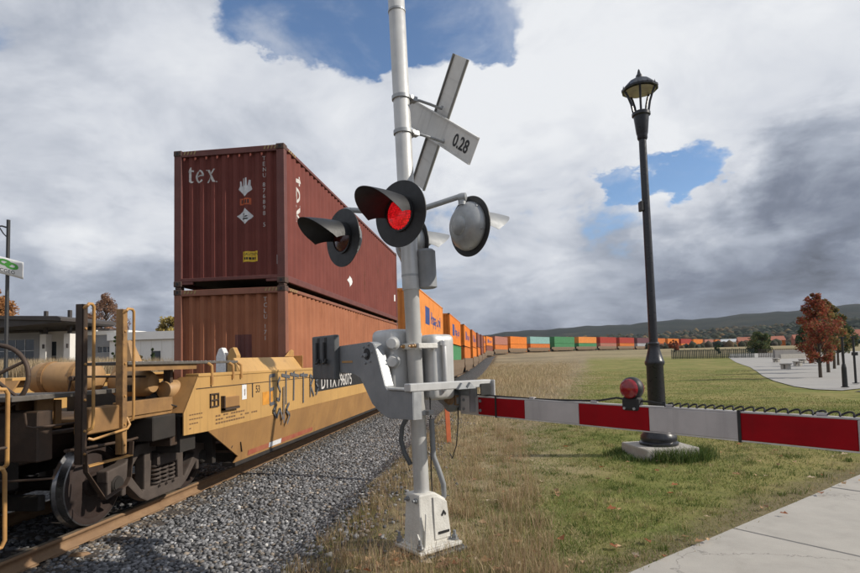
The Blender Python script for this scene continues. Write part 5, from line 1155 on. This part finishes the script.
# ------------------------------------------------------------------ buildings on the left
def wall_with_windows(t, x0, x1, y, z0, z1, wins, m, name='wall', depth=.25):
    """front wall (faces -y) cut into strips around real openings; wins: (xa, xb, za, zb, cols, rows)"""
    xs = sorted({x0, x1, *[w[0] for w in wins], *[w[1] for w in wins]}); zs = sorted({z0, z1, *[w[2] for w in wins], *[w[3] for w in wins]})
    mb = MB()
    for a, b in zip(xs[:-1], xs[1:]):
        run = None
        for c, d_ in list(zip(zs[:-1], zs[1:]))+[(None, None)]:
            hole = c is None or any(w[0] <= a+1e-6 and b-1e-6 <= w[1] and w[2] <= c+1e-6 and d_-1e-6 <= w[3] for w in wins)
            if not hole: run = (run[0], d_) if run else (c, d_)
            if hole and run: mb.box(a, b, y, y+depth, *run); run = None
    mb.build(name, m, t)
    for xa, xb, za, zb, nc, nr in wins:
        w = MB(); fw = .05
        for k in range(nc+1): xx = xa+(xb-xa)*k/nc; w.box(xx-fw/2, xx+fw/2, y+.06, y+.14, za, zb)
        for k in range(nr+1): zz = za+(zb-za)*k/nr; w.box(xa, xb, y+.063, y+.137, zz-fw/2, zz+fw/2)
        f = w.build('window', 'mullion', t)
        for i in range(nc):
            for j in range(nr):
                p = MB(); p.box(xa+(xb-xa)*i/nc+fw/2, xa+(xb-xa)*(i+1)/nc-fw/2, y+.095, y+.105, za+(zb-za)*j/nr+fw/2, za+(zb-za)*(j+1)/nr-fw/2); p.build('pane', 'window_glass', f)
def left_buildings():
    g0 = .9
    b = thing('modern_building', 'modern building with dark flat canopy, glass front and pale square pillars', 'building', (0, 0, 0), 0)
    b.location = (-44, 48, g0)
    X = lambda x: x+44
    Z = lambda z: z-g0
    wall_with_windows(b, X(-58), X(-45.6), 1.2, 0, Z(5.5), [(X(-51.5), X(-46.2), Z(1.4), Z(4.85), 5, 3)], 'wall_grey')
    wall_with_windows(b, X(-45.6), X(-40.2), 2.2, 0, Z(5.6), [(X(-45.2), X(-44.6), Z(1.6), Z(4.6), 1, 2), (X(-42.9), X(-41.6), Z(1.2), Z(4.2), 2, 3)], 'wall_light')
    mb = MB(); mb.box(X(-58), X(-45.6), 1.2, 9, Z(5.5), Z(5.7)); mb.box(X(-45.6), X(-40.2), 2.2, 9, Z(5.6), Z(5.8)); mb.box(X(-58), X(-57.8), 1.4, 9, 0, Z(5.5)); mb.box(X(-40.4), X(-40.2), 2.4, 9, 0, Z(5.6)); mb.build('roof', 'canopy_dark', b)
    mb = MB(); mb.prism([(X(-50.5), Z(6.75)), (X(-39.4), Z(6.15)), (X(-39.4), Z(6.42)), (X(-39.8), Z(6.60)), (X(-50.5), Z(7.0))], -3.2, 4., 'y'); mb.build('canopy', 'canopy_dark', b, .02)
    mb = MB(); mb.prism([(X(-50.5), Z(5.75)), (X(-45.5), Z(5.75)), (X(-39.6), Z(6.05)), (X(-39.4), Z(6.15)), (X(-50.5), Z(6.75))], -3.0, 3.8, 'y'); mb.build('canopy_soffit', 'canopy_dark', b)
    for x in (-43.8, -41.25):
        mb = MB(); mb.box(X(x)-.34, X(x)+.34, -.35, .35, 0, Z(5.2)); p = mb.build('pillar', 'wall_light', b, .02)
        mb = MB(); mb.box(X(x)-.14, X(x)+.14, -.14, .14, Z(5.2), Z(7.45)); mb.build('steel_column', 'canopy_dark', b, .01)
        mb = MB(); mb.box(-.07, .07, -.12, -.0, -.2, .2); l = mb.build('wall_lamp', 'canopy_dark', p, .01); l.location = (X(x)+.12, -.36, Z(4.0))
    g = thing('grey_building', 'dark grey flat building between the canopy and the white building', 'building', (-38.6, 48.5, g0))
    X = lambda x: x+38.6
    wall_with_windows(g, X(-42.5), X(-36.2), 1., 0, Z(5.05), [(X(-39.5), X(-38.0), Z(3.3), Z(3.9), 3, 1), (X(-41.6), X(-40.8), Z(1.2), Z(4.1), 1, 2), (X(-37.3), X(-36.7), Z(1.4), Z(3.0), 1, 2)], 'wall_grey')
    mb = MB(); mb.box(X(-42.6), X(-36.1), .9, 8, Z(5.05), Z(5.42)); mb.build('roof_edge', 'wall_light', g); mb = MB(); mb.box(X(-42.5), X(-42.25), 1.25, 8, 0, Z(5.05)); mb.box(X(-36.45), X(-36.2), 1.25, 8, 0, Z(5.05)); mb.build('side_wall', 'wall_grey', g)
    w = thing('white_building', 'low white metal clad building behind the train', 'building', (-32, 48, g0))
    X = lambda x: x+32
    wall_with_windows(w, X(-37.5), X(-16), .6, 0, Z(4.35), [(X(-33.2), X(-32.2), Z(1.0), Z(3.3), 1, 1), (X(-29), X(-27.5), Z(1.9), Z(3.3), 2, 1), (X(-25), X(-23.5), Z(1.9), Z(3.3), 2, 1)], 'wall_white')
    mb = MB()
    for k in range(20): mb.box(X(-37.5+k*1.08), X(-37.46+k*1.08), .58, .6, 0, Z(4.35))
    mb.build('cladding_seam', 'wall_light', w)
    mb = MB(); mb.box(X(-37.6), X(-15.9), .35, 12, Z(4.40), Z(5.15)); mb.build('fascia', 'wall_white', w); mb = MB(); mb.box(X(-37.55), X(-15.95), .55, .62, Z(4.35), Z(4.41)); mb.build('gutter', 'wall_grey', w)
left_buildings()
# banner lamp at the left edge
def banner_lamp():
    x, y, z = -30.05, 30., .75
    t = thing('street_lamp', 'dark street lamp post with curved arm at the left edge', 'street lamp', (x, y, z))
    mb = MB(); mb.lathe([(.22, 0), (.22, .3), (.14, .4), (.13, 1.2), (.11, 1.3), (.10, 10.35)], 16); mb.build('post', 'black_paint', t, 0, True)
    mb = MB(); mb.tube([(0, 0, 9.85), (-.4, -.05, 9.98), (-.9, -.1, 9.95), (-1.0, -.1, 9.7)], .05, 8); mb.tube([(0, 0, 9.2), (-.3, -.03, 9.5), (-.6, -.06, 9.95)], .035, 8); mb.build('arm', 'black_paint', t, 0, True)
    mb = MB(); mb.lathe([(.05, 9.75), (.12, 9.6), (.28, 9.3), (.34, 9.05), (.3, 9.0), (.05, 8.98)], 16, (-1.0, -.1, 0)); mb.build('shade', 'black_paint', t, 0, True)
    f = thing('banner_flag', 'white banner with green emblem hanging from the street lamp', 'banner', (x-.1, y-.14, z+7.55), R(0))
    def P(a, b): return (a, .10*math.sin(a*2.2), b-.30*(a+.9)*.95+.1)
    V, F = [], []; nx, nz = 16, 6
    for j in range(nz+1):
        for i in range(nx+1): V.append(P(-1.15+2.45*i/nx, -.45+1.05*j/nz+.0))
    for j in range(nz):
        for i in range(nx): F.append((j*(nx+1)+i, j*(nx+1)+i+1, (j+1)*(nx+1)+i+1, (j+1)*(nx+1)+i))
    o = MB().add(V, F).build('cloth', 'flag_cloth', f, 0, True); md = o.modifiers.new('thickness', 'SOLIDIFY'); md.thickness = .006
    mb = MB()
    for cx, cz, rx, rz in ((.02, .30, .42, .20), (.46, .18, .44, .21)):
        ring = [(cx+rx*math.cos(a), cz+rz*math.sin(a)) for a in np.linspace(0, 2*math.pi, 25)[:-1]]; inn = [(cx+rx*.45*math.cos(a), cz+rz*.4*math.sin(a)) for a in np.linspace(0, 2*math.pi, 25)[:-1]]
        vs = []
        for a, b in ring+inn: p = P(a, b); vs.append((p[0], p[1]-.012, p[2]))
        mb.add(vs, [(k, (k+1) % 24, 24+(k+1) % 24, 24+k) for k in range(24)])
    mb.build('emblem', 'flag_green', o)
    bm = text_bm('CGEO', .30)
    for v in bm.verts: p = P(v.co.x*1.1-.25, v.co.y-.30); v.co = Vector((p[0], p[1]-.013, p[2]))
    bm_obj('lettering', bm, 'dark_print_and_holes', o)
banner_lamp()

# ------------------------------------------------------------------ far right: fence, walls, benches, posts, houses
def fence():
    A = Vector((28.9, 99.3)); B = Vector((40.6, 95.6)); n = 60
    t = thing('metal_fence', 'dark green picket fence across the lawn beyond the lamp post', 'fence', (A.x, A.y, float(terrain(A.x, A.y))))
    for k in range(n+1):
        p = A+(B-A)*k/n; z = float(terrain(p.x, p.y))-float(terrain(A.x, A.y)); big = k % 5 == 0
        mb = MB(); w = .08 if big else .11; mb.box(-w/2*1.2, w/2*1.2, -.02, .02, -.1, 1.62 if big else 1.5); o = mb.build('post' if big else 'picket', 'fence_green', t); o.location = (p.x-A.x, p.y-A.y, z)
    for h in (.25, 1.35):
        mb = MB(); mb.bar((0, .04, h), (B.x-A.x, B.y-A.y+.04, h+float(terrain(B.x, B.y))-float(terrain(A.x, A.y))), .04, .06); mb.build('rail', 'fence_green', t)
    A, B = Vector((41.2, 95.4)), Vector((47.5, 93.4)); n = 36
    t = thing('metal_fence', 'grey railing continuing right from the green fence to the plaza', 'fence', (A.x, A.y, float(terrain(A.x, A.y))))
    for k in range(n+1):
        p = A+(B-A)*k/n; mb = MB(); mb.box(-.045, .045, -.02, .02, -.1, 1.35); o = mb.build('picket', 'frame_dark', t); o.location = (p.x-A.x, p.y-A.y, 0)
    for h in (.2, 1.3):
        mb = MB(); mb.bar((0, .04, h), (B.x-A.x, B.y-A.y+.04, h), .04, .06); mb.build('rail', 'frame_dark', t)
fence()
def low_walls():
    for i, (x0, y0, x1, y1, h, lab) in enumerate(((41.5, 91, 48.5, 93.5, 1.15, 'low grey wall at the back of the plaza'), (40, 86, 47, 88.5, .6, 'lower pale seat wall in front of the grey plaza wall'))):
        z = float(terrain(x0, y0))
        mb = MB(); mb.bar((0, 0, h/2-.1), (x1-x0, y1-y0, h/2-.1), .4, h+.2); o = tag(mb.build('plaza_wall', 'concrete_block' if i else 'wall_brick', None, .02), lab, 'wall'); o.location = (x0, y0, z+.08)
    labs = ['concrete bench block nearest on the plaza', 'second concrete bench block, in front of the plaza wall', 'third concrete bench block, close to the red tree', 'small concrete bench block far left on the plaza']
    for i, (x, y) in enumerate(((23.3, 49.2), (27.6, 56), (32.3, 64.5), (32.4, 70.5))):
        mb = MB(); mb.box(-.38, .38, -.22, .22, .36, .46); t = thing('bench_block', labs[i], 'bench', (x, y, float(terrain(x, y))+.08), R(-62), 'benches on the plaza'); mb.build('seat', 'concrete', t, .015)
        for s in (-1, 1): mb = MB(); mb.box(s*.2-.12, s*.2+.12, -.18, .18, 0, .358); mb.build('support', 'concrete_block', t, .01)
low_walls()
def right_posts():
    for i, (x, y, h, lab) in enumerate(((13.78, 24.45, 2.05, 'black slender post with thick sleeve at the right, left of a pair'), (15.7, 27.05, 2.1, 'black slender post at the right edge, second of a pair'))):
        t = thing('gate_post', lab, 'post', (x, y, float(terrain(x, y))+.07), 0, 'black posts by the asphalt path')
        mb = MB(); mb.lathe([(.05, 0), (.045, h)], 12); mb.lathe([(.14, 0), (.14, .03)], 12); mb.build('shaft', 'black_paint', t, 0, True)
        mb = MB(); mb.lathe([(.1, .03), (.09, .8), (.06, .95)], 12) if i == 0 else mb.box(-.08, .14, -.05, .05, 1.25, 1.4); mb.build('sleeve', 'black_paint', t, .004)
        mb = MB(); mb.box(-.1, .14, -.04, .04, h-.06, h); mb.box(-.03, .1, -.03, .03, h-.35, h-.3); mb.build('bracket', 'black_paint', t, .004)
right_posts()
def house(x, y, w, d_, h, rh, m, rm, lab, rz=0., wins=3):
    z = float(terrain(x, y)); t = thing('house', lab, 'house', (x, y, z), rz, 'houses beyond the field')
    mb = MB(); mb.box(-w/2, w/2, 0, d_, -.5, h); mb.build('wall', m, t)
    mb = MB(); mb.prism([(-.4, h), (d_+.4, h), (d_/2, h+rh)], -w/2-.3, w/2+.3, 'x'); mb.build('roof', rm, t)
    for k in range(wins):
        xx = -w/2+w*(k+.5)/wins; mb = MB(); mb.box(xx-.5, xx+.5, -.04, .0, h*.35, h*.75); f = mb.build('window', 'mullion', t); mb = MB(); mb.box(xx-.42, xx+.42, -.05, -.041, h*.35+.08, h*.75-.08); mb.build('pane', 'window_glass', f)
house(132, 330, 16, 9, 3.6, 1.6, 'wall_white', 'mullion', 'white flat fronted house just right of the lamp post in the distance', R(-15))
house(128, 292, 20, 9, 3.0, 2.2, 'c_orange2', 'roof_red', 'long orange house between fence and hills', R(-15), 5)
house(146, 280, 16, 9, 3.2, 2.2, 'c_pink', 'roof_red', 'pinkish house left of the round evergreen', R(-18), 4)
house(148, 345, 15, 9, 3.4, 3.0, 'wall_brick', 'wall_grey', 'grey roofed house behind the orange house', R(-12), 4)
house(152, 262, 15, 9, 3.4, 3.0, 'wall_white', 'roof_red', 'white house with red roof behind the evergreens', R(-20), 4)
house(186, 268, 20, 9, 3.2, 2.6, 'c_orange2', 'roof_red', 'orange house seen past the red plaza tree', R(-24), 5)
house(214, 262, 16, 9, 3.4, 3.0, 'wall_light', 'wall_grey', 'pale house at the right edge below the hills', R(-26), 4)

# ------------------------------------------------------------------ hills and far woods
def hills():
    def ridge(name, Rr, az, hs, depth, label):
        V = []; azs = np.linspace(-75, 75, 220); rows = [(0, 0.), (.25, .42), (.5, .75), (.78, .95), (1., 1.), (1.4, .7)]
        for i, a in enumerate(azs):
            h = np.interp(a, az, hs); jit = 1+.018*math.sin(a*.9)+.012*math.sin(a*2.3+1)+.006*RNG.normal()
            for f, g_ in rows:
                rr = Rr+depth*(f-1); V.append((rr*math.sin(R(a)), rr*math.cos(R(a)), -4+g_*(h*jit+4)))
        n = len(rows); idx = np.arange(len(azs)*n).reshape(len(azs), n); F = np.stack([idx[:-1, :-1], idx[1:, :-1], idx[1:, 1:], idx[:-1, 1:]], -1).reshape(-1, 4)
        struct(np_mesh(name, np.array(V), F, 'hill', smooth=True), label)
    # azimuth from +Y, positive right
    ridge('far_hills', 3000, [-75, -30, -3, 0, 6, 12, 20, 28, 36, 42, 75], [60, 90, 115, 130, 143, 150, 162, 178, 186, 186, 140], 1500, 'long dark wooded ridge on the horizon')
    ridge('near_hills', 1150, [-75, -30, -3, 4, 10, 16, 22, 30, 38, 75], [16, 22, 26, 33, 38, 36, 42, 47, 48, 36], 600, 'low wooded rise in front of the ridge')
hills()
def far_woods():
    """tree line and hillside woods, one mass too far off to count"""
    ico = bmesh.new(); bmesh.ops.create_icosphere(ico, subdivisions=1, radius=1); iv = np.array([v.co[:] for v in ico.verts]); iF = np.array([[v.index for v in f.verts] for f in ico.faces]); ico.free()
    n = 8000; rg = np.random.default_rng(3)
    az = rg.uniform(-70, 70, n); f = rg.random(n); rr = np.where(rg.random(n) < .34, rg.uniform(290, 420, n), 560+560*f)
    base = np.where(rr < 500, 3.8, np.clip((rr-550)/600, 0, 1)**.8*np.interp(az, [-75, -3, 4, 16, 30, 75], [16, 26, 33, 36, 47, 36]))
    x = rr*np.sin(np.radians(az)); y = rr*np.cos(np.radians(az)); s = rg.uniform(2.2, 4.8, n)*np.where(rr < 500, .5, 1.3)
    V = iv[None]*(s[:, None, None])*np.array([1, 1, 1.05])*(1+rg.normal(0, .16, (n, len(iv), 1)))
    V += np.stack([x, y, base+s*.6], 1)[:, None, :]
    pal = np.array([(.022, .032, .02), (.034, .038, .02), (.08, .055, .028), (.11, .07, .03), (.045, .038, .025), (.016, .026, .019), (.13, .09, .04)])
    c = pal[rg.choice(7, n, p=[.22, .2, .14, .08, .14, .18, .04])]*rg.uniform(.7, 1.2, (n, 1))
    F = (iF[None]+np.arange(n)[:, None, None]*len(iv)).reshape(-1, 3)
    o = np_mesh('far_woods', V.reshape(-1, 3), F, 'canopy', np.repeat(c, len(iv), 0)); tag(o, 'distant autumn woods below the ridge', 'woods', kind='stuff')
far_woods()

# ------------------------------------------------------------------ ballast stones, grass, weeds, leaves
def stones():
    ico = bmesh.new(); bmesh.ops.create_icosphere(ico, subdivisions=1, radius=1); iv = np.array([v.co[:] for v in ico.verts]); iF = np.array([[v.index for v in f.verts] for f in ico.faces]); ico.free()
    rg = np.random.default_rng(5)
    parts = []
    n1 = 30000; y = 3.2+(rg.random(n1)**1.5)*17; x = rg.uniform(-4.68, -2.05, n1); parts.append((x, y, rg.uniform(.010, .027, n1)))
    n2 = 3800; parts.append((rg.normal(-1.95, .45, n2), rg.uniform(3.2, 18, n2), rg.uniform(.010, .028, n2)))
    n3 = 3000; parts.append((rg.uniform(-6.4, -4.86, n3), rg.uniform(3.0, 11, n3), rg.uniform(.016, .034, n3)))
    x = np.concatenate([p[0] for p in parts]); y = np.concatenate([p[1] for p in parts]); s = np.concatenate([p[2] for p in parts]); n = len(x)
    lat = x-XC
    zb = np.interp(lat, [-4.6, -2.6, -1.35, 1.1, 1.7, 2.4, 3.05, 3.6], [-.55, -.2, -.165, -.165, -.17, -.2, -.245, -.42])
    z = np.maximum(zb, terrain(x, y))+s*rg.uniform(.1, .55, n)
    keep = ~((np.abs(np.abs(lat)-.7525) < .09)); 
    sc = np.stack([s*rg.uniform(.8, 1.35, n), s*rg.uniform(.8, 1.35, n), s*rg.uniform(.55, .95, n)], 1)
    V = np.sign(iv[None])*np.abs(iv[None])**.8*(1+rg.normal(0, .17, (n, len(iv), 1)))*sc[:, None, :]
    a = rg.random(n)*6.28; ca, sa = np.cos(a)[:, None], np.sin(a)[:, None]
    V = np.stack([V[..., 0]*ca-V[..., 1]*sa, V[..., 0]*sa+V[..., 1]*ca, V[..., 2]], -1)+np.stack([x, y, z], 1)[:, None, :]
    g_ = rg.uniform(.075, .235, n)*rg.choice([1, 1, 1, 1.5, .6], n); col = np.stack([g_*1.0, g_*1.0, g_*1.03], 1)
    warm = rg.random(n) < .10+.6*np.exp(-((lat-1.0)/.22)**2); col[warm] *= np.array([1.2, 1.0, .78]); white = rg.random(n) < .01; col[white] = (.5, .49, .47)
    V, col, n = V[keep], col[keep], keep.sum()
    F = (iF[None]+np.arange(n)[:, None, None]*len(iv)).reshape(-1, 3)
    o = np_mesh('ballast_stones', V.reshape(-1, 3), F, 'stones', np.repeat(col, len(iv), 0)); tag(o, 'loose grey crushed stones beside the rail', 'gravel', kind='stuff')
stones()
def in_walk(x, y): 
    q = (x-EDGE.x)*PD.x+(y-EDGE.y)*PD.y
    return q
def blades(name, label, cat, x, y, h, w, col, lean=.35, seed=1, z=None):
    rg = np.random.default_rng(seed); n = len(x)
    if z is None: z = terrain(x, y)
    a = rg.random(n)*2*math.pi; dx, dy = np.cos(a)*w/2, np.sin(a)*w/2
    la = rg.random(n)*2*math.pi; l = h*lean*rg.random(n)
    b = np.stack([x, y, z-.01], 1)
    mid = b+np.stack([np.cos(la)*l*.35, np.sin(la)*l*.35, h*.6], 1); tip = b+np.stack([np.cos(la)*l, np.sin(la)*l, h], 1); d = np.stack([dx, dy, np.zeros(n)], 1)
    V = np.stack([b-d, b+d, mid+d*.7, mid-d*.7, tip], 1).reshape(-1, 3); k = np.arange(n)[:, None]*5
    F = np.concatenate([k+np.array([[0, 1, 2]]), k+np.array([[0, 2, 3]]), k+np.array([[3, 2, 4]])])
    o = np_mesh(name, V, F, 'blades', np.repeat(col, 5, 0)); tag(o, label, cat, kind='stuff')
def clumpy(rg, n, x0, x1, y0, y1, power, cl=0, spread=.1):
    if cl:
        cx = rg.uniform(x0, x1, cl); cy = y0+(rg.random(cl)**power)*(y1-y0); k = rg.integers(0, cl, n)
        return cx[k]+rg.normal(0, spread, n), cy[k]+rg.normal(0, spread, n)
    return rg.uniform(x0, x1, n), y0+(rg.random(n)**power)*(y1-y0)
def palette(rg, n, cols, p): return np.array(cols)[rg.choice(len(cols), n, p=p)]*rg.uniform(.7, 1.25, (n, 1))
def grass():
    rg = np.random.default_rng(9)
    # lawn: in a wedge from the camera so that density follows distance
    n = 300000; d_ = 4.1+(rg.random(n)**1.6)*17; a = rg.uniform(R(-17), R(44), n); x = d_*np.sin(a); y = d_*np.cos(a)
    k = (in_walk(x, y) < -.03+rg.normal(0, .05, n)) & (x > -1.0+rg.normal(0, .28, n)) & (np.hypot(x-2.42, y-9.2) > .5) & (np.hypot(x+.7, y-4.8) > .2)
    bare = np.sin(x*2.7+1.9*np.sin(y*1.7))*np.sin(y*2.3-1.2*np.sin(x*2.1)); k &= rg.random(n) < np.where(in_walk(x, y) > -.5, .45, np.where(bare > .55, .35, 1.))
    x, y = x[k], y[k]; n = len(x)
    patch = np.sin(x*1.9+1.3*np.sin(y*1.2))*np.sin(y*1.5+.8*np.sin(x*1.1))+.5*np.sin(x*4.1+2)*np.sin(y*3.7)+.35*np.sin(x*9.3+y*2)*np.sin(y*8.1-x)
    green = (.095, .145, .028); g2 = (.155, .185, .04); ye = (.285, .25, .095); tan = (.40, .325, .18)
    f = np.clip(.56+.30*patch-.30*(x < .2)+.12*(y > 7)-.25*(in_walk(x, y) > -.45)+.38*np.exp(-((x-2.9)/1.1)**2-((y-7.9)/.8)**2), .05, .9); r_ = rg.random(n)
    col = np.where((r_ < f)[:, None], palette(rg, n, [green, g2], [.5, .5]), palette(rg, n, [ye, tan, g2], [.5, .3, .2]))
    blades('lawn_grass', 'short green and yellowed lawn grass between walk and gravel', 'grass', x, y, rg.uniform(.012, .036, n)*(1+.35*(r_ < f)), rg.uniform(.003, .006, n)*(1+y*.05), col, 1.6, 2)
    n = 90000; d_ = 15+(rg.random(n)**1.5)*42; a = rg.uniform(R(2), R(40), n); x = d_*np.sin(a); y = d_*np.cos(a)
    k = (x > -.6+y*.14) & (x < 12+np.clip(y-26, -3, 40)*.36); x, y = x[k], y[k]; n = len(x)
    pt = np.sin(x*.9+1.1*np.sin(y*.5))*np.sin(y*.6+.8*np.sin(x*.7)); r_ = rg.random(n)
    col = np.where((r_ < .45+.3*pt)[:, None], palette(rg, n, [green, g2], [.5, .5]), palette(rg, n, [ye, tan, g2], [.5, .25, .25]))
    blades('far_lawn_grass', 'short mown grass on the far lawn up to the plaza', 'grass', x, y, rg.uniform(.02, .05, n), rg.uniform(.008, .014, n)*(1+y*.03), col, 1.4, 8)
    n = 26000; x, y = clumpy(rg, n, -.6, 7.5, 4.2, 14, 1.2, 900, .045); k = (in_walk(x, y) < -.05) & (np.hypot(x-2.42, y-9.2) > .6) & (np.hypot(x+.7, y-4.8) > .3); x, y = x[k], y[k]; n = len(x)
    tone = (np.sin(np.round(x*4)*12.9+np.round(y*4)*78.2)+1)/2
    col = np.where((tone < .55)[:, None], palette(rg, n, [(.07, .11, .022), (.11, .145, .03)], [.5, .5]), palette(rg, n, [ye, tan], [.5, .5]))
    blades('lawn_tufts', 'taller tufts and weeds standing out of the short lawn', 'grass', x, y, rg.uniform(.035, .085, n), rg.uniform(.004, .008, n), col, 1.0, 14)
    # dry weeds beside the gravel and round the mast
    n = 17000; x, y = clumpy(rg, n, -1.75, .35, 3.9, 13, 1.5, 480, .06)
    k = (in_walk(x, y) < -.1) & (np.hypot(x+.7, y-4.75) > .27); x, y = x[k], y[k]; n = len(x)
    blades('dry_weeds', 'thin dry weeds at the edge of the gravel around the mast', 'weeds', x, y, rg.uniform(.06, .27, n)*np.where(y < 4.7, .85, .9), rg.uniform(.0025, .0045, n), palette(rg, n, [(.44, .34, .21), (.32, .23, .14), (.25, .22, .08), (.34, .21, .13)], [.4, .25, .2, .15]), .7, 3)
    # rough dry field further along the track; low and sparse where it starts, taller further out
    n = 120000; y = 8+(rg.random(n)**1.7)*102; x = -2.1+rg.random(n)**1.1*(3.6+y*.17); k = x < -.9+y*.15+rg.normal(0, 1.3, n); x, y = x[k], y[k]; n = len(x)
    cl = (np.sin(x*2.1+y*.6)*np.sin(y*.9-x*.7)+1)/2
    hh = rg.uniform(.12, .38, n)*(.4+.9*cl)*(.18+.82*sstep(9, 26, y)); edge_ = np.clip((-.2+y*.15-x)/2.5, .25, 1)
    blades('field_grass', 'tall dry tan grass in the field beside the track', 'grass', x, y, hh*edge_*(1-.85*sstep(55, 108, y)), rg.uniform(.005, .010, n)*(1+y*.03), palette(rg, n, [(.52, .42, .27), (.41, .325, .20), (.30, .25, .14), (.21, .20, .08)], [.38, .3, .2, .12]), .8, 4)
    # lush tuft round the lamp footing
    n = 5200; a = rg.uniform(0, 6.28, n); r_ = .5+np.abs(rg.normal(0, .13, n)); x = 2.42+np.cos(a)*r_*1.05; y = 9.2+np.sin(a)*r_*1.0; k = (np.abs(x-2.42) > .46) | (np.abs(y-9.2) > .46); x, y = x[k], y[k]; n = len(x)
    blades('green_tuft', 'lush green grass tuft around the concrete lamp footing', 'grass', x, y, rg.uniform(.05, .22, n)*np.where((y < 9.2) & (x > 2.2), 1.2, .55), rg.uniform(.006, .011, n), palette(rg, n, [(.05, .095, .02), (.085, .125, .03), (.13, .15, .04)], [.4, .4, .2]), 1.0, 5)
    # reeds beyond the train on the left
    n = 16000; x = rg.uniform(-46, -27, n); y = rg.uniform(34, 44, n)
    blades('reed_grass', 'pale tan ornamental grass in front of the left buildings', 'grass', x, y, rg.uniform(.8, 1.6, n), rg.uniform(.03, .05, n), palette(rg, n, [(.42, .33, .21), (.33, .25, .15)], [.6, .4]), .4, 6)
    # moss and low green growth among the stones
    n = 16000; x, y = clumpy(rg, n, -2.4, -1.0, 4.2, 14, 1.3, 120, .13)
    blades('moss_patch', 'low green moss growing along the gravel edge', 'moss', x, y, rg.uniform(.006, .02, n), rg.uniform(.008, .016, n), palette(rg, n, [(.13, .14, .025), (.18, .17, .04), (.10, .11, .024)], [.4, .35, .25]), 1.6, 7)
grass()
def leaves():
    rg = np.random.default_rng(12); n = 210
    d_ = 3.9+(rg.random(n)**1.3)*7; a = rg.uniform(R(-16), R(38), n); x = d_*np.sin(a); y = d_*np.cos(a)
    m_ = 46; x[:m_] = -.62+rg.normal(0, .3, m_); y[:m_] = 4.42+rg.normal(0, .14, m_)
    k = (in_walk(x, y) < .25) & (x > -2.); x, y = x[k], y[k]; n = len(x); z = terrain(x, y)+.022
    V = []; F = []; C = []
    cols = [(.40, .24, .13), (.50, .34, .20), (.34, .13, .06), (.55, .44, .31), (.26, .15, .09)]
    for i in range(n):
        s = rg.uniform(.02, .05); a = rg.random()*6.28; tilt = rg.normal(0, .5); b = len(V); c = np.array(cols[rg.integers(0, 5)])*rg.uniform(.8, 1.2)
        pts = [(0, -1.1, 0), (.45, -.5, .18), (.85, -.1, .3), (.4, .25, .1), (.3, .8, .22), (0, 1.15, .05), (-.3, .75, .22), (-.45, .2, .12), (-.8, -.15, .32), (-.4, -.55, .16), (0, 0, -.02)]
        for p in pts:
            X_, Y_, Z_ = p[0]*s, p[1]*s, p[2]*s*1.4+p[0]*s*tilt*.5
            V.append((x[i]+X_*math.cos(a)-Y_*math.sin(a), y[i]+X_*math.sin(a)+Y_*math.cos(a), z[i]+max(Z_, -.01)+.006)); C.append(c)
        F += [(b+10, b+j, b+(j+1) % 10) for j in range(10)]
    o = np_mesh('fallen_leaves', np.array(V), np.array(F), 'leaves', np.array(C)); tag(o, 'dry brown leaves scattered on the grass and walk edge', 'leaves', kind='stuff')
leaves()
def rail_chip():
    mb = MB(); mb.add([(0, 0, 0), (.16, .02, 0), (.2, .12, 0), (.03, .1, 0), (.02, .02, .03), (.14, .03, .035), (.17, .1, .03), (.04, .09, .025)], [(0, 3, 2, 1), (4, 5, 6, 7), (0, 1, 5, 4), (1, 2, 6, 5), (2, 3, 7, 6), (3, 0, 4, 7)])
    o = tag(mb.build('wood_chip', 'rail_side', None, .006), 'flat broken piece of wood lying beside the rail', 'wood piece'); o.location = (-4.56, 5.3, -.15)
rail_chip()

# ------------------------------------------------------------------ thin haze in the distance
def haze():
    m = bpy.data.materials.new('haze'); m.use_nodes = True; g = NG(m.node_tree)
    out = g.new('ShaderNodeOutputMaterial'); v = g.new('ShaderNodeVolumePrincipled'); g.l.new(v.outputs[0], out.inputs['Volume'])
    v.inputs['Color'].default_value = (.82, .88, .97, 1); v.inputs['Density'].default_value = HAZE; v.inputs['Anisotropy'].default_value = .2
    MATS['haze'] = m
    o = MB().box(-3600, 3600, -3600, 3600, -9, 260).build('haze', 'haze'); tag(o, 'thin pale haze over the distant hills', 'haze', kind='stuff')
HAZE = 6.5e-5
haze()
